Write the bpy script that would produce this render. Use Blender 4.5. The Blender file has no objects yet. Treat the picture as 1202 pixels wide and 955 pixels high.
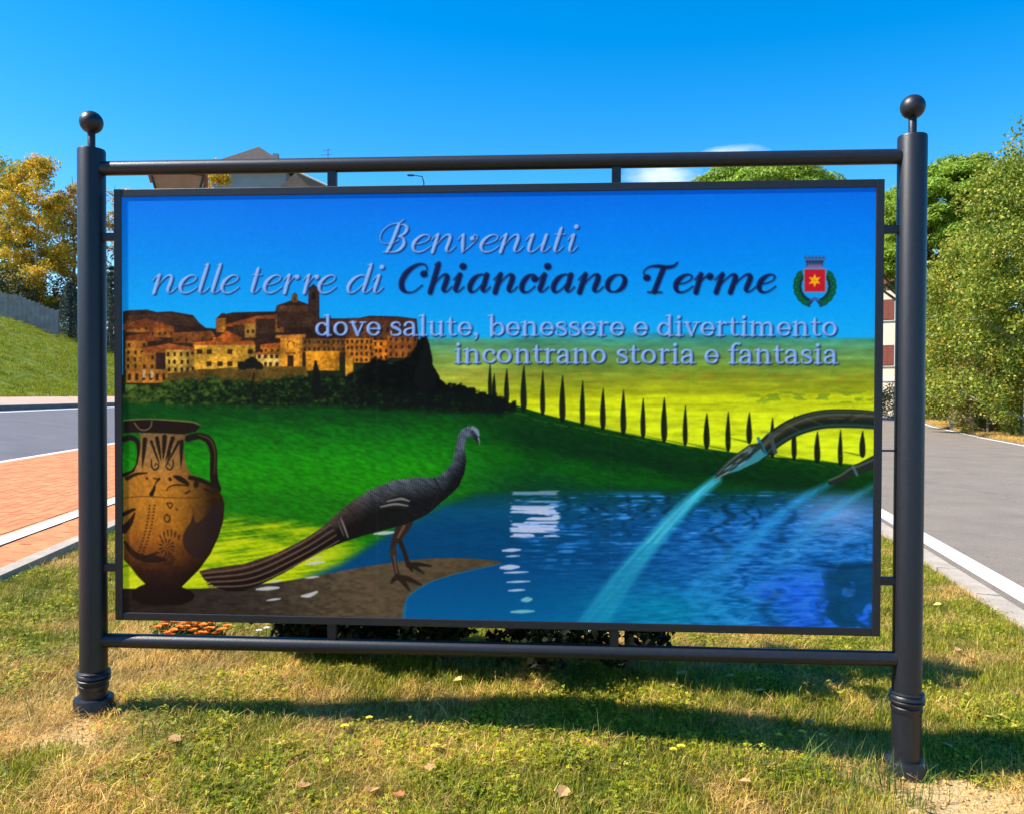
import bpy, bmesh, math, random
import numpy as np
from mathutils import Vector, Matrix

# ---------------------------------------------------------------- camera, sky, sun, exposure
scene = bpy.context.scene
EYE = 1.57
PITCH, ROLL, FPX = -0.01475, 0.0033, 960.0
_f = Vector((0, math.cos(PITCH), math.sin(PITCH))); _r0 = Vector((1, 0, 0)); _u0 = _r0.cross(_f)
_r = _r0 * math.cos(ROLL) + _u0 * math.sin(ROLL); _u = _u0 * math.cos(ROLL) - _r0 * math.sin(ROLL)
cam_data = bpy.data.cameras.new('camera'); cam = bpy.data.objects.new('camera', cam_data)
scene.collection.objects.link(cam); scene.camera = cam
cam.matrix_world = Matrix(((_r.x, _u.x, -_f.x, 0), (_r.y, _u.y, -_f.y, 0), (_r.z, _u.z, -_f.z, EYE), (0, 0, 0, 1)))
cam_data.sensor_width = 36.0; cam_data.lens = FPX / 1202.0 * 36.0
cam_data.clip_start = 0.05; cam_data.clip_end = 5000

SUN_EL, SUN_AZ = math.radians(49), math.radians(187.3)   # azimuth of the sun, counted from +X towards +Y
sun_dir = Vector((math.cos(SUN_EL) * math.cos(SUN_AZ), math.cos(SUN_EL) * math.sin(SUN_AZ), math.sin(SUN_EL)))
world = bpy.data.worlds.new('World'); scene.world = world; world.use_nodes = True
wn, wl_ = world.node_tree.nodes, world.node_tree.links; wn.clear()
sky_n = wn.new('ShaderNodeTexSky'); sky_n.sky_type = 'NISHITA'; sky_n.sun_disc = False
sky_n.sun_elevation = SUN_EL; sky_n.sun_rotation = math.pi / 2 - SUN_AZ
sky_n.altitude = 300; sky_n.air_density = 1.0; sky_n.dust_density = 0.4; sky_n.ozone_density = 3.0
hsv = wn.new('ShaderNodeHueSaturation'); hsv.inputs['Saturation'].default_value = 1.48; hsv.inputs['Hue'].default_value = 0.498
# a few small fair-weather clouds low over the horizon
tc = wn.new('ShaderNodeTexCoord'); mp = wn.new('ShaderNodeMapping'); mp.inputs['Scale'].default_value = (9, 9, 26)
nz = wn.new('ShaderNodeTexNoise'); nz.inputs['Scale'].default_value = 1.5; nz.inputs['Detail'].default_value = 8; nz.inputs['Roughness'].default_value = .6
wl_.new(tc.outputs['Generated'], mp.inputs['Vector']); wl_.new(mp.outputs[0], nz.inputs['Vector'])
acc = None
for caz, cel, cs in ((79.5, 14.6, 13), (75, 15.6, 16), (10, 13, 8), (150, 9, 8), (-60, 14, 7), (-130, 11, 7), (215, 12, 8)):   # azimuth, elevation (degrees), tightness
    ca, ce = math.radians(caz), math.radians(cel); sb = wn.new('ShaderNodeVectorMath'); sb.operation = 'SUBTRACT'; sb.inputs[1].default_value = (math.cos(ca) * math.cos(ce), math.sin(ca) * math.cos(ce), math.sin(ce)); wl_.new(tc.outputs['Generated'], sb.inputs[0])
    ms = wn.new('ShaderNodeVectorMath'); ms.operation = 'MULTIPLY'; ms.inputs[1].default_value = (cs, cs, cs * 2.8); wl_.new(sb.outputs[0], ms.inputs[0]); ln = wn.new('ShaderNodeVectorMath'); ln.operation = 'LENGTH'; wl_.new(ms.outputs[0], ln.inputs[0])
    mr = wn.new('ShaderNodeMapRange'); mr.inputs['From Min'].default_value = 1.; mr.inputs['From Max'].default_value = 0.; wl_.new(ln.outputs['Value'], mr.inputs['Value'])
    if acc is None: acc = mr.outputs[0]
    else: mxn = wn.new('ShaderNodeMath'); mxn.operation = 'MAXIMUM'; wl_.new(acc, mxn.inputs[0]); wl_.new(mr.outputs[0], mxn.inputs[1]); acc = mxn.outputs[0]
ml = wn.new('ShaderNodeMath'); ml.operation = 'MULTIPLY'; wl_.new(acc, ml.inputs[0]); wl_.new(nz.outputs['Fac'], ml.inputs[1])
cr = wn.new('ShaderNodeValToRGB'); cr.color_ramp.elements[0].position = .16; cr.color_ramp.elements[1].position = .42; cr.color_ramp.elements[1].color = (.75, .75, .75, 1); wl_.new(ml.outputs[0], cr.inputs[0])
cmix = wn.new('ShaderNodeMix'); cmix.data_type = 'RGBA'; cmix.inputs['B'].default_value = (4.6, 5.1, 5.8, 1)
bg = wn.new('ShaderNodeBackground'); bg.inputs['Strength'].default_value = 0.125; out = wn.new('ShaderNodeOutputWorld')
wl_.new(sky_n.outputs[0], hsv.inputs['Color']); wl_.new(hsv.outputs[0], cmix.inputs['A']); wl_.new(cr.outputs[0], cmix.inputs['Factor'])
wl_.new(cmix.outputs['Result'], bg.inputs['Color']); wl_.new(bg.outputs[0], out.inputs['Surface'])
sd = bpy.data.lights.new('sun', 'SUN'); sd.energy = 4.8; sd.angle = math.radians(.53); sd.color = (1.0, .93, .82)
sun = bpy.data.objects.new('sun', sd); scene.collection.objects.link(sun); sun.location = (-20, -3, 25)
sun.rotation_euler = sun_dir.to_track_quat('Z', 'Y').to_euler()
vs_ = scene.view_settings; vs_.view_transform = 'Standard'; vs_.look = 'None'; vs_.exposure = 1.0; vs_.gamma = 1.0; vs_.use_curve_mapping = False
scene.cycles.max_bounces = 6; scene.cycles.transparent_max_bounces = 8; scene.cycles.use_denoising = True
INK_GAIN = (1.42, 1.2, 1.02)
# ---------------------------------------------------------------- printed picture on the sign (flat print)
AX0, AY0, AX1, AY1, AS = 138.0, 212.0, 1034.0, 748.0, 1.6
AW, AH = int((AX1 - AX0) * AS), int((AY1 - AY0) * AS)
ART = np.zeros((AH, AW, 3))
GX, GY = np.meshgrid(AX0 + (np.arange(AW) + .5) / AS, AY0 + (np.arange(AH) + .5) / AS)
arng = np.random.default_rng(7)

def vnoise(x, y, seed):
    g = np.random.default_rng(seed).random((64, 64))
    xi, yi = np.floor(x).astype(int), np.floor(y).astype(int)
    fx, fy = x - xi, y - yi
    fx, fy = fx * fx * (3 - 2 * fx), fy * fy * (3 - 2 * fy)
    a, b = g[yi % 64, xi % 64], g[yi % 64, (xi + 1) % 64]
    c, d = g[(yi + 1) % 64, xi % 64], g[(yi + 1) % 64, (xi + 1) % 64]
    return (a * (1 - fx) + b * fx) * (1 - fy) + (c * (1 - fx) + d * fx) * fy

def fbm(x, y, seed, n=4):
    s, a, t = 0, 1., 0
    for i in range(n):
        s = s + a * vnoise(x, y, seed + i); t += a; a *= .5; x, y = x * 2.03, y * 2.03
    return s / t

def sst(a, b, x):
    t = np.clip((x - a) / (b - a), 0, 1); return t * t * (3 - 2 * t)

def col(*c): return np.array(c, float) / 255.

def ramp(t, stops):
    p = [s[0] for s in stops]
    return np.stack([np.interp(t, p, [s[1][k] / 255. for s in stops]) for k in range(3)], -1)

def box_of(pts, pad):
    p = np.asarray(pts, float)
    x0 = max(0, int((p[:, 0].min() - pad - AX0) * AS)); x1 = min(AW, int((p[:, 0].max() + pad - AX0) * AS) + 2)
    y0 = max(0, int((p[:, 1].min() - pad - AY0) * AS)); y1 = min(AH, int((p[:, 1].max() + pad - AY0) * AS) + 2)
    return slice(y0, max(y0, y1)), slice(x0, max(x0, x1))

def polymask(pts):
    b = box_of(pts, 1); X, Y = GX[b], GY[b]
    m = np.zeros(X.shape)
    if m.size == 0: return b, m
    n = len(pts)
    for ox, oy in ((-.3, -.1), (.1, -.3), (.3, .1), (-.1, .3)):
        x, y = X + ox / AS * 1.2, Y + oy / AS * 1.2
        ins = np.zeros(X.shape, bool)
        for i in range(n):
            xa, ya = pts[i][:2]; xb, yb = pts[(i + 1) % n][:2]
            if ya == yb: continue
            c = (ya > y) != (yb > y)
            ins ^= c & (x < (xb - xa) * (y - ya) / (yb - ya) + xa)
        m += ins * .25
    return b, m

def put(b, m, c, a=1.):
    m = (m * a)[..., None]
    ART[b] = ART[b] * (1 - m) + c * m

def poly(pts, c, a=1.):
    b, m = polymask(pts); put(b, m, c, a)

def rect(x0, y0, x1, y1, c, a=1.): poly([(x0, y0), (x1, y0), (x1, y1), (x0, y1)], c, a)

def spline(pts, k=7):
    p = np.asarray(pts, float)
    if len(p) < 3: return p
    q = np.vstack([2 * p[0] - p[1], p, 2 * p[-1] - p[-2]]); out = []
    for i in range(1, len(q) - 2):
        for t in np.arange(k) / k:
            a, b, c, d = q[i - 1], q[i], q[i + 1], q[i + 2]
            out.append(.5 * (2 * b + (c - a) * t + (2 * a - 5 * b + 4 * c - d) * t * t + (3 * b - a - 3 * c + d) * t ** 3))
    out.append(p[-1]); return np.array(out)

def strokemask(p, b=None, soft=.45):
    """p: (x, y, width) points; returns soft coverage"""
    p = np.asarray(p, float)
    if b is None: b = box_of(p, p[:, 2].max() / 2 + 2)
    X, Y = GX[b], GY[b]; m = np.full(X.shape, 9e9)
    if m.size == 0: return b, m
    for i in range(len(p) - 1):
        (xa, ya, wa), (xb, yb, wb) = p[i], p[i + 1]
        dx, dy = xb - xa, yb - ya; L = dx * dx + dy * dy + 1e-9
        t = np.clip(((X - xa) * dx + (Y - ya) * dy) / L, 0, 1)
        m = np.minimum(m, np.hypot(X - xa - t * dx, Y - ya - t * dy) - (wa + (wb - wa) * t) / 2)
    return b, np.clip(.5 - m / (2 * soft), 0, 1)

def stroke(pts, c, a=1., sm=True, soft=.45):
    b, m = strokemask(spline(pts) if sm else pts, soft=soft); put(b, m, c, a)

def blur(m, r):
    k = np.exp(-np.arange(-int(3 * r), int(3 * r) + 1) ** 2 / (2. * r * r)); k /= k.sum()
    m = np.apply_along_axis(lambda v: np.convolve(v, k, 'same'), 0, m)
    return np.apply_along_axis(lambda v: np.convolve(v, k, 'same'), 1, m)

# --- sky
N1 = fbm(GX / 90, GY / 60, 11)
sky = ramp(GY + 14 * (N1 - .5) + 16 * sst(420, 150, GX), [(215, (0, 104, 226)), (262, (0, 124, 240)), (320, (0, 144, 242)), (370, (6, 162, 246)), (400, (20, 172, 246))])
ART[:] = sky
# --- far hills on the right, haze of green and yellow
N2 = fbm(GX / 60, GY / 9, 21); N3 = fbm(GX / 14, GY / 4, 31); N4 = fbm(GX / 5, GY / 3, 41)
hz = 394 + 3 * np.sin(GX / 70.) + 3 * (N2 - .5)
far = ramp(GY + 9 * (N2 - .5), [(392, (40, 148, 176)), (400, (66, 146, 120)), (412, (96, 150, 90)), (428, (108, 146, 56)), (442, (128, 148, 34)), (454, (148, 162, 24)), (466, (190, 204, 14)), (485, (204, 222, 20)), (540, (206, 228, 26))])
glow = np.exp(-((GX - 545) / 60) ** 2 - ((GY - 440) / 22) ** 2)[..., None]
far = far * (1 - .45 * glow) + col(206, 214, 92) * .45 * glow
far *= (.86 + .28 * N3)[..., None]
hb = fbm(GX / 70, GY / 5, 25); far = far * (.80 + .40 * hb)[..., None]
town_far = (sst(.60, .68, N4) * sst(430, 438, GY) * sst(452, 445, GY))[..., None] * .28
far = far * (1 - town_far) + col(214, 120, 28) * town_far
wd = (sst(.52, .62, N3) * sst(455, 462, GY) * sst(478, 470, GY) * sst(850, 900, GX))[..., None] * .6
far = far * (1 - wd) + col(86, 120, 34) * wd
m = sst(hz - 2.5, hz + 2.5, GY)[..., None] * sst(490, 500, GX)[..., None]
ART[:] = ART * (1 - m) + far * m
# --- green field
edge = np.interp(GX, [140, 480, 560, 640, 700, 800, 880, 960, 1030], [440, 452, 462, 486, 501, 522, 533, 540, 548])
NF = fbm((GX + GY * .8) / 46, (GY - GX * .22) / 7, 51); NG = fbm(GX / 6, (GY - GX * .25) / 2.2, 61)
g1 = ramp(GY + 26 * (NF - .5), [(455, (8, 50, 16)), (485, (6, 66, 16)), (512, (12, 104, 12)), (540, (22, 134, 8)), (565, (26, 132, 6)), (590, (22, 112, 10)), (612, (24, 112, 8))])
g2 = ramp(GY - .18 * (GX - 700) + 22 * (NF - .5), [(470, (30, 104, 14)), (498, (8, 58, 12)), (530, (4, 44, 16)), (556, (8, 80, 14)), (585, (4, 60, 34))])
t = sst(480, 640, GX)[..., None]
fld = (g1 * (1 - t) + g2 * t) * (.72 + .56 * NG)[..., None]
m = sst(edge - .8, edge + .8, GY)[..., None]
ART[:] = ART * (1 - m) + fld * m
yel = sst(-7, 9, GY - np.interp(GX, [140, 220, 265, 300, 340, 380, 420, 520], [612, 606, 604, 606, 611, 620, 634, 670]) + 10 * (NF - .5)) * sst(475, 385, GX + .6 * (GY - 620))
NY = fbm(GX / 40, (GY + .12 * GX) / 2.6, 67); yc = ramp(NY * .75 + NG * .25 + .0035 * (GY - 640), [(.24, (52, 112, 8)), (.42, (120, 166, 6)), (.6, (182, 204, 8)), (.8, (204, 216, 30))])
yel = yel[..., None]; ART[:] = ART * (1 - yel) + yc * yel
# --- cypress row with cast shadows on the slope
for i, (x, t0, b0) in enumerate([(38, -8, 90), (50, 22, 95), (87, 8, 108), (137, -2, 130), (193, 12, 140), (251, 27, 160), (310, 42, 172), (370, 65, 182), (430, 70, 196), (488, 94, 206), (550, 92, 216), (612, 115, 228), (675, 137, 237), (738, 133, 245), (800, 135, 222), (868, 150, 262), (932, 145, 272), (1000, 190, 280), (1068, 185, 288), (1133, 188, 262)]):
    X, T, B = 560 + x / 2.504, 430 + t0 / 2.504, 430 + b0 / 2.504; h = B - T
    stroke([(X, B, 2), (X - 22, B - 5, 1)], col(6, 56, 12), .6, False, .8)
    stroke([(X - 18, B + 1.5, 1), (X - 34, B - 2, 1)], col(150, 190, 20), .28, False, .7)
    w = 6.4 * (1 + .12 * math.sin(i * 2.7)) * (1 if i > 1 else .7)
    stroke([(X + .3, T, .8), (X, T + h * .2, w * .5), (X - .2, T + h * .55, w * .95), (X, T + h * .85, w), (X, B, w * .6)], col(12, 22, 12), .96)
    stroke([(X + 1.6, T + h * .3, .8), (X + 2, B - 4, 1.2)], col(50, 52, 24), .5)
# --- hill town
def Q(x, y): return 130 + x / 2.795, 320 + y / 2.795
def qpoly(p, c, a=1.): poly([Q(*v) for v in p], c, a)
def facade(x0, y0, x1, y1, c, nx=0, ny=0, ww=8, wh=13, wc=(38, 24, 10), skew=0):
    qpoly([(x0, y0), (x1, y0 + skew), (x1, y1), (x0, y1)], c)
    qpoly([(x1 - (x1 - x0) * .12, y0 + skew), (x1, y0 + skew), (x1, y1), (x1 - (x1 - x0) * .12, y1)], c * .72, .7)
    for i in range(nx):
        for j in range(ny):
            cx = x0 + (i + .5) * (x1 - x0) / nx + arng.uniform(-2, 2); cy = y0 + (j + .55) * (y1 - y0) / ny + skew * (i + .5) / nx
            if arng.random() < .9: qpoly([(cx - ww / 2, cy - wh / 2), (cx + ww / 2, cy - wh / 2), (cx + ww / 2, cy + wh / 2), (cx - ww / 2, cy + wh / 2)], col(*wc), .92)
def roof(p, c=(120, 58, 20)): 
    qpoly(p, col(*c)); x0, y0 = p[0]
    stroke([Q(*p[0]) + (.8,), Q(*p[1]) + (.8,)], col(34, 18, 10), .8, False)
DK = col(44, 28, 20); OC = col(168, 106, 26); YE = col(196, 148, 44); PA = col(188, 152, 60); OR = col(190, 112, 22); BR = col(92, 56, 26)
qpoly([(40, 128), (60, 124), (120, 122), (150, 130), (200, 128), (270, 140), (290, 165), (312, 182), (345, 184), (345, 152), (365, 133), (380, 136), (400, 131), (540, 128), (545, 108), (575, 98), (592, 92), (596, 72), (604, 66), (612, 74), (614, 92), (648, 104), (649, 52), (665, 38), (682, 52), (685, 150), (800, 152), (850, 142), (940, 144), (1004, 152), (1010, 222), (1030, 260), (1040, 330), (40, 340)], DK)
qpoly([(40, 320), (640, 300), (1030, 270), (1040, 400), (40, 420)], col(24, 34, 14))
roof([(60, 138), (200, 132), (280, 150), (270, 176), (60, 160)], (62, 40, 28))
facade(50, 160, 130, 196, col(150, 92, 28), 3, 1); roof([(40, 168), (110, 150), (210, 178), (205, 192), (120, 180), (40, 190)], (112, 58, 24))
facade(130, 184, 208, 214, col(132, 78, 24), 4, 1, 6, 10)
roof([(205, 196), (330, 190), (345, 212), (200, 214)], (118, 66, 28)); facade(205, 210, 345, 232, col(104, 62, 26), 5, 1, 7, 9)
roof([(50, 208), (120, 196), (170, 222), (50, 232)], (104, 54, 22)); facade(50, 224, 120, 250, col(150, 96, 30), 3, 1)
facade(346, 150, 378, 196, col(146, 92, 26)); roof([(378, 168), (470, 144), (600, 132), (560, 160), (450, 176), (380, 178)], (128, 66, 26))
facade(400, 172, 475, 232, col(60, 38, 22), 2, 1); facade(440, 168, 476, 214, col(150, 112, 46), 2, 1, 7, 12)
facade(476, 152, 600, 200, col(56, 36, 24), 4, 1, 7, 10); facade(540, 150, 566, 196, col(122, 78, 30), 1, 1, 8, 16)
qpoly([(545, 108), (640, 108), (672, 132), (545, 134)], col(78, 50, 30)); facade(546, 128, 672, 180, col(58, 38, 26))
facade(594, 72, 613, 98, col(84, 62, 34), 1, 1, 5, 10)
facade(649, 54, 684, 160, col(52, 36, 30)); qpoly([(649, 54), (665, 38), (683, 54)], col(40, 28, 24)); qpoly([(658, 66), (672, 66), (672, 88), (658, 88)], col(24, 18, 18))
roof([(690, 158), (800, 150), (930, 146), (1000, 156), (1004, 172), (690, 176)], (74, 42, 28))
facade(770, 172, 1006, 232, col(84, 50, 26), 11, 2, 7, 12, (30, 18, 12))
facade(335, 214, 420, 240, OR); roof([(345, 216), (380, 190), (430, 214), (420, 232), (340, 232)], (150, 76, 26))
facade(48, 250, 112, 318, col(160, 110, 32), 3, 3, 8, 13); facade(100, 262, 148, 322, col(150, 98, 30), 2, 2)
roof([(100, 246), (190, 232), (270, 246), (300, 262), (110, 264)], (140, 74, 28))
facade(180, 254, 262, 330, PA, 4, 3, 8, 14); facade(262, 268, 300, 330, col(150, 118, 44), 2, 2, 8, 13)
roof([(272, 228), (360, 218), (470, 226), (476, 240), (270, 242)], (158, 80, 28)); facade(274, 238, 474, 318, YE, 6, 2, 17, 15, (44, 30, 14))
facade(476, 262, 556, 312, col(204, 168, 84), 4, 2, 10, 13); roof([(470, 262), (556, 254), (560, 268), (470, 270)], (140, 78, 30))
roof([(490, 236), (560, 228), (566, 250), (490, 252)], (160, 80, 30)); facade(500, 246, 560, 264, OC, 3, 1, 6, 9)
facade(556, 208, 628, 312, col(206, 138, 36)); qpoly([(540, 206), (640, 202), (640, 214), (540, 216)], col(190, 120, 44))
stroke([Q(580, 242) + (1,), Q(582, 230) + (1,), Q(590, 225) + (1,), Q(600, 230) + (1,), Q(602, 242) + (1,)], col(70, 38, 12)); qpoly([(580, 272), (600, 272), (600, 308), (580, 308)], col(40, 26, 12)); qpoly([(574, 262), (606, 262), (606, 268), (574, 268)], col(120, 72, 22))
facade(628, 216, 770, 262, col(106, 70, 28), 9, 2, 7, 11); facade(640, 258, 750, 322, col(184, 122, 24)); facade(770, 216, 862, 296, col(174, 106, 26), 6, 4, 7, 11); facade(862, 222, 910, 290, col(196, 112, 22), 3, 3, 8, 12); facade(908, 206, 1006, 280, col(128, 74, 28), 5, 3, 7, 11)
facade(770, 280, 796, 340, col(196, 138, 34)); facade(50, 318, 186, 362, col(166, 106, 34), 6, 1, 10, 22); qpoly([(48, 366), (84, 368), (82, 404), (48, 404)], col(86, 120, 50))
for x in (104, 130): qpoly([(x, 320), (x + 10, 320), (x + 10, 346), (x, 346)], col(206, 180, 130))
qpoly([(186, 330), (430, 308), (640, 308), (650, 345), (400, 376), (186, 352)], col(88, 68, 24), .9)
tm = ((GX > 146) & (GX < 505) & (GY > 335) & (GY < 455) & (ART[..., 0] > ART[..., 2] * 1.25))[..., None]
tn = (.62 + .76 * fbm(GX / 2.6, GY / 2.2, 215, 3)) * (.78 + .44 * vnoise(GX / 11, GY / 9, 217)); ART[:] = np.where(tm, ART * tn[..., None], ART)
# bushes below the town
NB = fbm(GX / 9, GY / 7, 71); NC = fbm(GX / 3.2, GY / 2.8, 81)
up = np.interp(GX, [140, 165, 200, 250, 300, 360, 410, 425, 440, 470, 484, 490, 497, 502, 508, 516, 530, 552, 580, 600], [462, 452, 446, 444, 448, 442, 438, 430, 424, 424, 414, 402, 394, 398, 426, 446, 452, 456, 462, 474])
lo = np.interp(GX, [140, 200, 300, 370, 450, 560, 590, 610], [470, 474, 478, 476, 480, 484, 486, 478])
m = sst(-2, 2, GY - up + 16 * (NB - .5) + 6 * (NC - .5)) * sst(-5, 5, lo - GY + 10 * (NB - .5)) * (GX < 606)
bc = ramp(NC * .6 + NB * .4 + .0010 * (300 - GX), [(.3, (6, 14, 10)), (.48, (14, 32, 12)), (.62, (36, 66, 18)), (.75, (74, 92, 28))])
dark = sst(415, 435, GX) * sst(470, 450, GY); bc = bc * (1 - .72 * dark[..., None])
m = m[..., None]; ART[:] = ART * (1 - m) + bc * m
stroke([Q(1034, 214) + (3,), Q(1036, 250) + (9,), Q(1030, 300) + (16,), Q(1030, 350) + (26,)], col(10, 12, 12), .95)
stroke([Q(672, 290) + (2,), Q(674, 330) + (8,), Q(676, 385) + (10,), Q(676, 412) + (5,)], col(10, 16, 12), .95)
for dx, dy, r in ((0, 0, 13), (-12, 3, 10), (14, 3, 10), (5, -5, 10)): stroke([Q(455 + dx * 2, 300 + dy * 2) + (r,), Q(462 + dx * 2, 302 + dy * 2) + (r * .8,)], col(14, 18, 12), .93)
stroke([Q(470, 330) + (1.6,), Q(464, 368) + (2,)], col(24, 20, 12))
# --- pool
wl = np.interp(GX, [140, 330, 400, 470, 520, 560, 600, 700, 900, 1030], [700, 690, 662, 618, 592, 580, 576, 574, 574, 578])
NW = fbm(GX / 34, GY / 3.2, 91); NR = fbm(GX / 12, GY / 1.7, 101)
w = ramp(GY + 10 * (NW - .5), [(572, (6, 60, 40)), (584, (4, 66, 76)), (598, (4, 74, 112)), (620, (0, 66, 112)), (660, (0, 66, 116)), (700, (0, 88, 142)), (735, (0, 108, 156))])
tr = (sst(620, 900, GX) * sst(585, 615, GY))[..., None]; w = w * (1 - .75 * tr) + ramp(NR + .3 * (NW - .5), [(.2, (2, 76, 150)), (.55, (22, 112, 206)), (.8, (56, 146, 230))]) * .75 * tr
pale = np.exp(-((GX - 985) / 52) ** 2 - ((GY - 604) / 26) ** 2)[..., None]; w = w * (1 - .72 * pale) + col(124, 164, 226) * .72 * pale
bot = (np.exp(-((GX - 780) / 90) ** 2 - ((GY - 716) / 26) ** 2))[..., None]; w = w * (1 - .6 * bot) + col(0, 142, 172) * .6 * bot
rb = (sst(880, 930, GX + 16 * np.sin(GY / 9.) + 20 * (NW - .5)) * sst(655, 690, GY))[..., None] * .85; w = w * (1 - rb) + col(24, 96, 226) * rb
wob = 9 * np.sin(GY / 7.) + 10 * (fbm(GX / 50, GY / 8, 111) - .5)
for cx, hw, y0, y1, a in ((848, 8, 596, 665, .8), (888, 2.5, 588, 620, .9), (850, 2.5, 588, 610, .8), (925, 7, 582, 640, .7), (700, 9, 582, 600, .6), (740, 8, 580, 606, .5), (780, 6, 584, 612, .5), (990, 17, 660, 737, .85), (905, 9, 690, 735, .6)):
    mm = np.clip(1.2 - np.abs(GX + wob * min(1, (y1 - y0) / 50) - cx) / hw, 0, 1) * sst(y0 - 3, y0 + 4, GY) * sst(y1 + 4, y1 - 6, GY) * sst(.36, .52, NR + .18)
    w = w * (1 - a * mm[..., None]) + col(4, 58, 104) * a * mm[..., None]
dk = (sst(.50, .60, NR) * sst(660, 690, GX) * sst(820, 740, GX) * sst(580, 590, GY) * sst(640, 600, GY))[..., None]; w = w * (1 - .55 * dk) + col(6, 50, 90) * .55 * dk
br = (sst(.62, .72, NR) * sst(660, 690, GX) * sst(820, 740, GX) * sst(585, 592, GY) * sst(630, 600, GY))[..., None]; w = w * (1 - .6 * br) + col(40, 150, 230) * .6 * br
w *= (.88 + .24 * NR)[..., None]
m = sst(wl - 9, wl + 7, GY)[..., None]; ART[:] = ART * (1 - m) + w * m
# --- stone rim
rim = [(140, 690), (236, 690), (330, 682), (430, 664), (500, 655), (556, 655), (588, 660), (560, 668), (516, 678), (490, 690), (476, 704), (472, 730), (470, 760), (100, 760), (100, 690)]
b, m = polymask(spline(rim + rim[:1], 4)); nn = fbm(GX[b] / 7, GY[b] / 3, 121)
put(b, m, (ramp(GX[b] + 60 * (nn - .5), [(150, (34, 26, 22)), (300, (50, 44, 38)), (420, (84, 72, 54)), (560, (80, 68, 48))]) * (.75 + .5 * nn)[..., None]))
pm = sst(1., -1., ((GX - 640) / 166) ** 2 * 1. + ((GY - 728) / 66) ** 2 * 1. - 1.0) if False else sst(0, 1.2, (GX - np.interp(GY, [655, 660, 668, 678, 690, 704, 730, 760], [640, 590, 548, 517, 491, 477, 473, 472]))) * sst(655, 661, GY) * sst(760, 560, GX)
ART[:] = ART * (1 - .85 * pm[..., None]) + ramp(GY, [(655, (0, 70, 126)), (740, (0, 92, 152))]) * .85 * pm[..., None]
stroke([(475, 724, 1), (478, 702, 1), (492, 690, 1), (520, 677, 1), (588, 661, 1)], col(150, 130, 90), .35)
# sun glitter
gn = vnoise(GX / 26 + 2 * vnoise(GX / 40, GY / 9, 221), GY / 1.75, 223); rag = 5 * (vnoise(GX * 0, GY / 1.6, 225) - .5)
gm_ = sst(598, 602, GX + rag) * sst(658, 653, GX - rag) * sst(573, 577, GY) * sst(634, 631, GY) * sst(.52 - .16 * sst(580, 615, GY), .60 - .16 * sst(580, 615, GY), gn) * (.55 + .4 * sst(580, 600, GY))
ART[:] = ART * (1 - gm_[..., None]) + col(186, 200, 236) * gm_[..., None]
for x0, x1, y, h in ((590, 611, 645, 4), (594, 610, 652, 2), (588, 609, 665, 6), (592, 620, 671, 2.4), (595, 622, 682, 2.4), (597, 616, 692, 2.6), (613, 624, 703, 6), (600, 627, 717, 4)):
    stroke([(x0, y + .6, h * .5), ((x0 + x1) / 2, y, h), (x1, y - .4, h * .4)], col(186, 204, 238) if y < 700 else col(120, 190, 200), .9)
for x, y, l, h in ((314, 690, 26, 4.5), (321, 703, 16, 2.6), (363, 698, 18, 5), (323, 682, 14, 2.4), (366, 677, 16, 2.4), (370, 660, 22, 4), (372, 654, 14, 1.6), (451, 625, 24, 4)):
    stroke([(x - l / 2, y + 1, h * .4), (x, y, h), (x + l / 2, y - (1 if x != 363 else 4), h * .5)], col(196, 198, 206), .9)
# fine ripple lines and stretched cypress reflections
rip = vnoise(GX / 22 + 3 * vnoise(GX / 60, GY / 20, 205), GY / 1.5, 207)
zone = sst(596, 640, GX) * sst(574, 582, GY) * sst(700, 610, GY)
for thr, cc, aa in ((.62, (30, 120, 214), .75), (.80, (84, 170, 240), .6)):
    mm = (sst(thr, thr + .08, rip) * zone * sst(.35, .6, fbm(GX / 18, GY / 14, 211)))[..., None] * aa; ART[:] = ART * (1 - mm) + col(*cc) * mm
for x in range(664, 900, 24):
    xx = x + 5 * np.sin(GY / 3.1 + x) + 12 * (vnoise(GX / 30, GY / 4, 213 + x) - .5)
    mm = (np.clip(1.3 - np.abs(GX - xx) / 4.2, 0, 1) * sst(.35, .5, rip) * sst(576, 584, GY) * sst(640 + 20 * math.sin(x), 598, GY))[..., None] * .75; ART[:] = ART * (1 - mm) + col(4, 44, 62) * mm
cf = fbm(GX / 60, GY / 13, 231, 3); cl = np.abs(np.sin(13 * cf))
zz = sst(780, 840, GX + 30 * (NW - .5)) * sst(600, 625, GY)
for lo_, hi_, cc, aa in ((.30, .10, (2, 56, 104), .40), (.80, .97, (70, 150, 232), .30)):
    mm = (sst(lo_, hi_, cl) * zz)[..., None] * aa; ART[:] = ART * (1 - mm) + col(*cc) * mm
dkb = (sst(.46, .54, fbm(GX / 26 + .25 * np.sin(GY / 8.), GY / 30, 241, 3) + .20 * np.exp(-((GX - 985) / 26) ** 2) - .04) * sst(955, 975, GX) * sst(655, 664, GY))[..., None] * .8; ART[:] = ART * (1 - dkb) + col(2, 62, 96) * dkb
mm = (np.exp(-((GY - 664 - 2 * np.sin(GX / 14.)) / 2.6) ** 2) * sst(945, 965, GX))[..., None] * .8; ART[:] = ART * (1 - mm) + col(2, 50, 92) * mm
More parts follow.
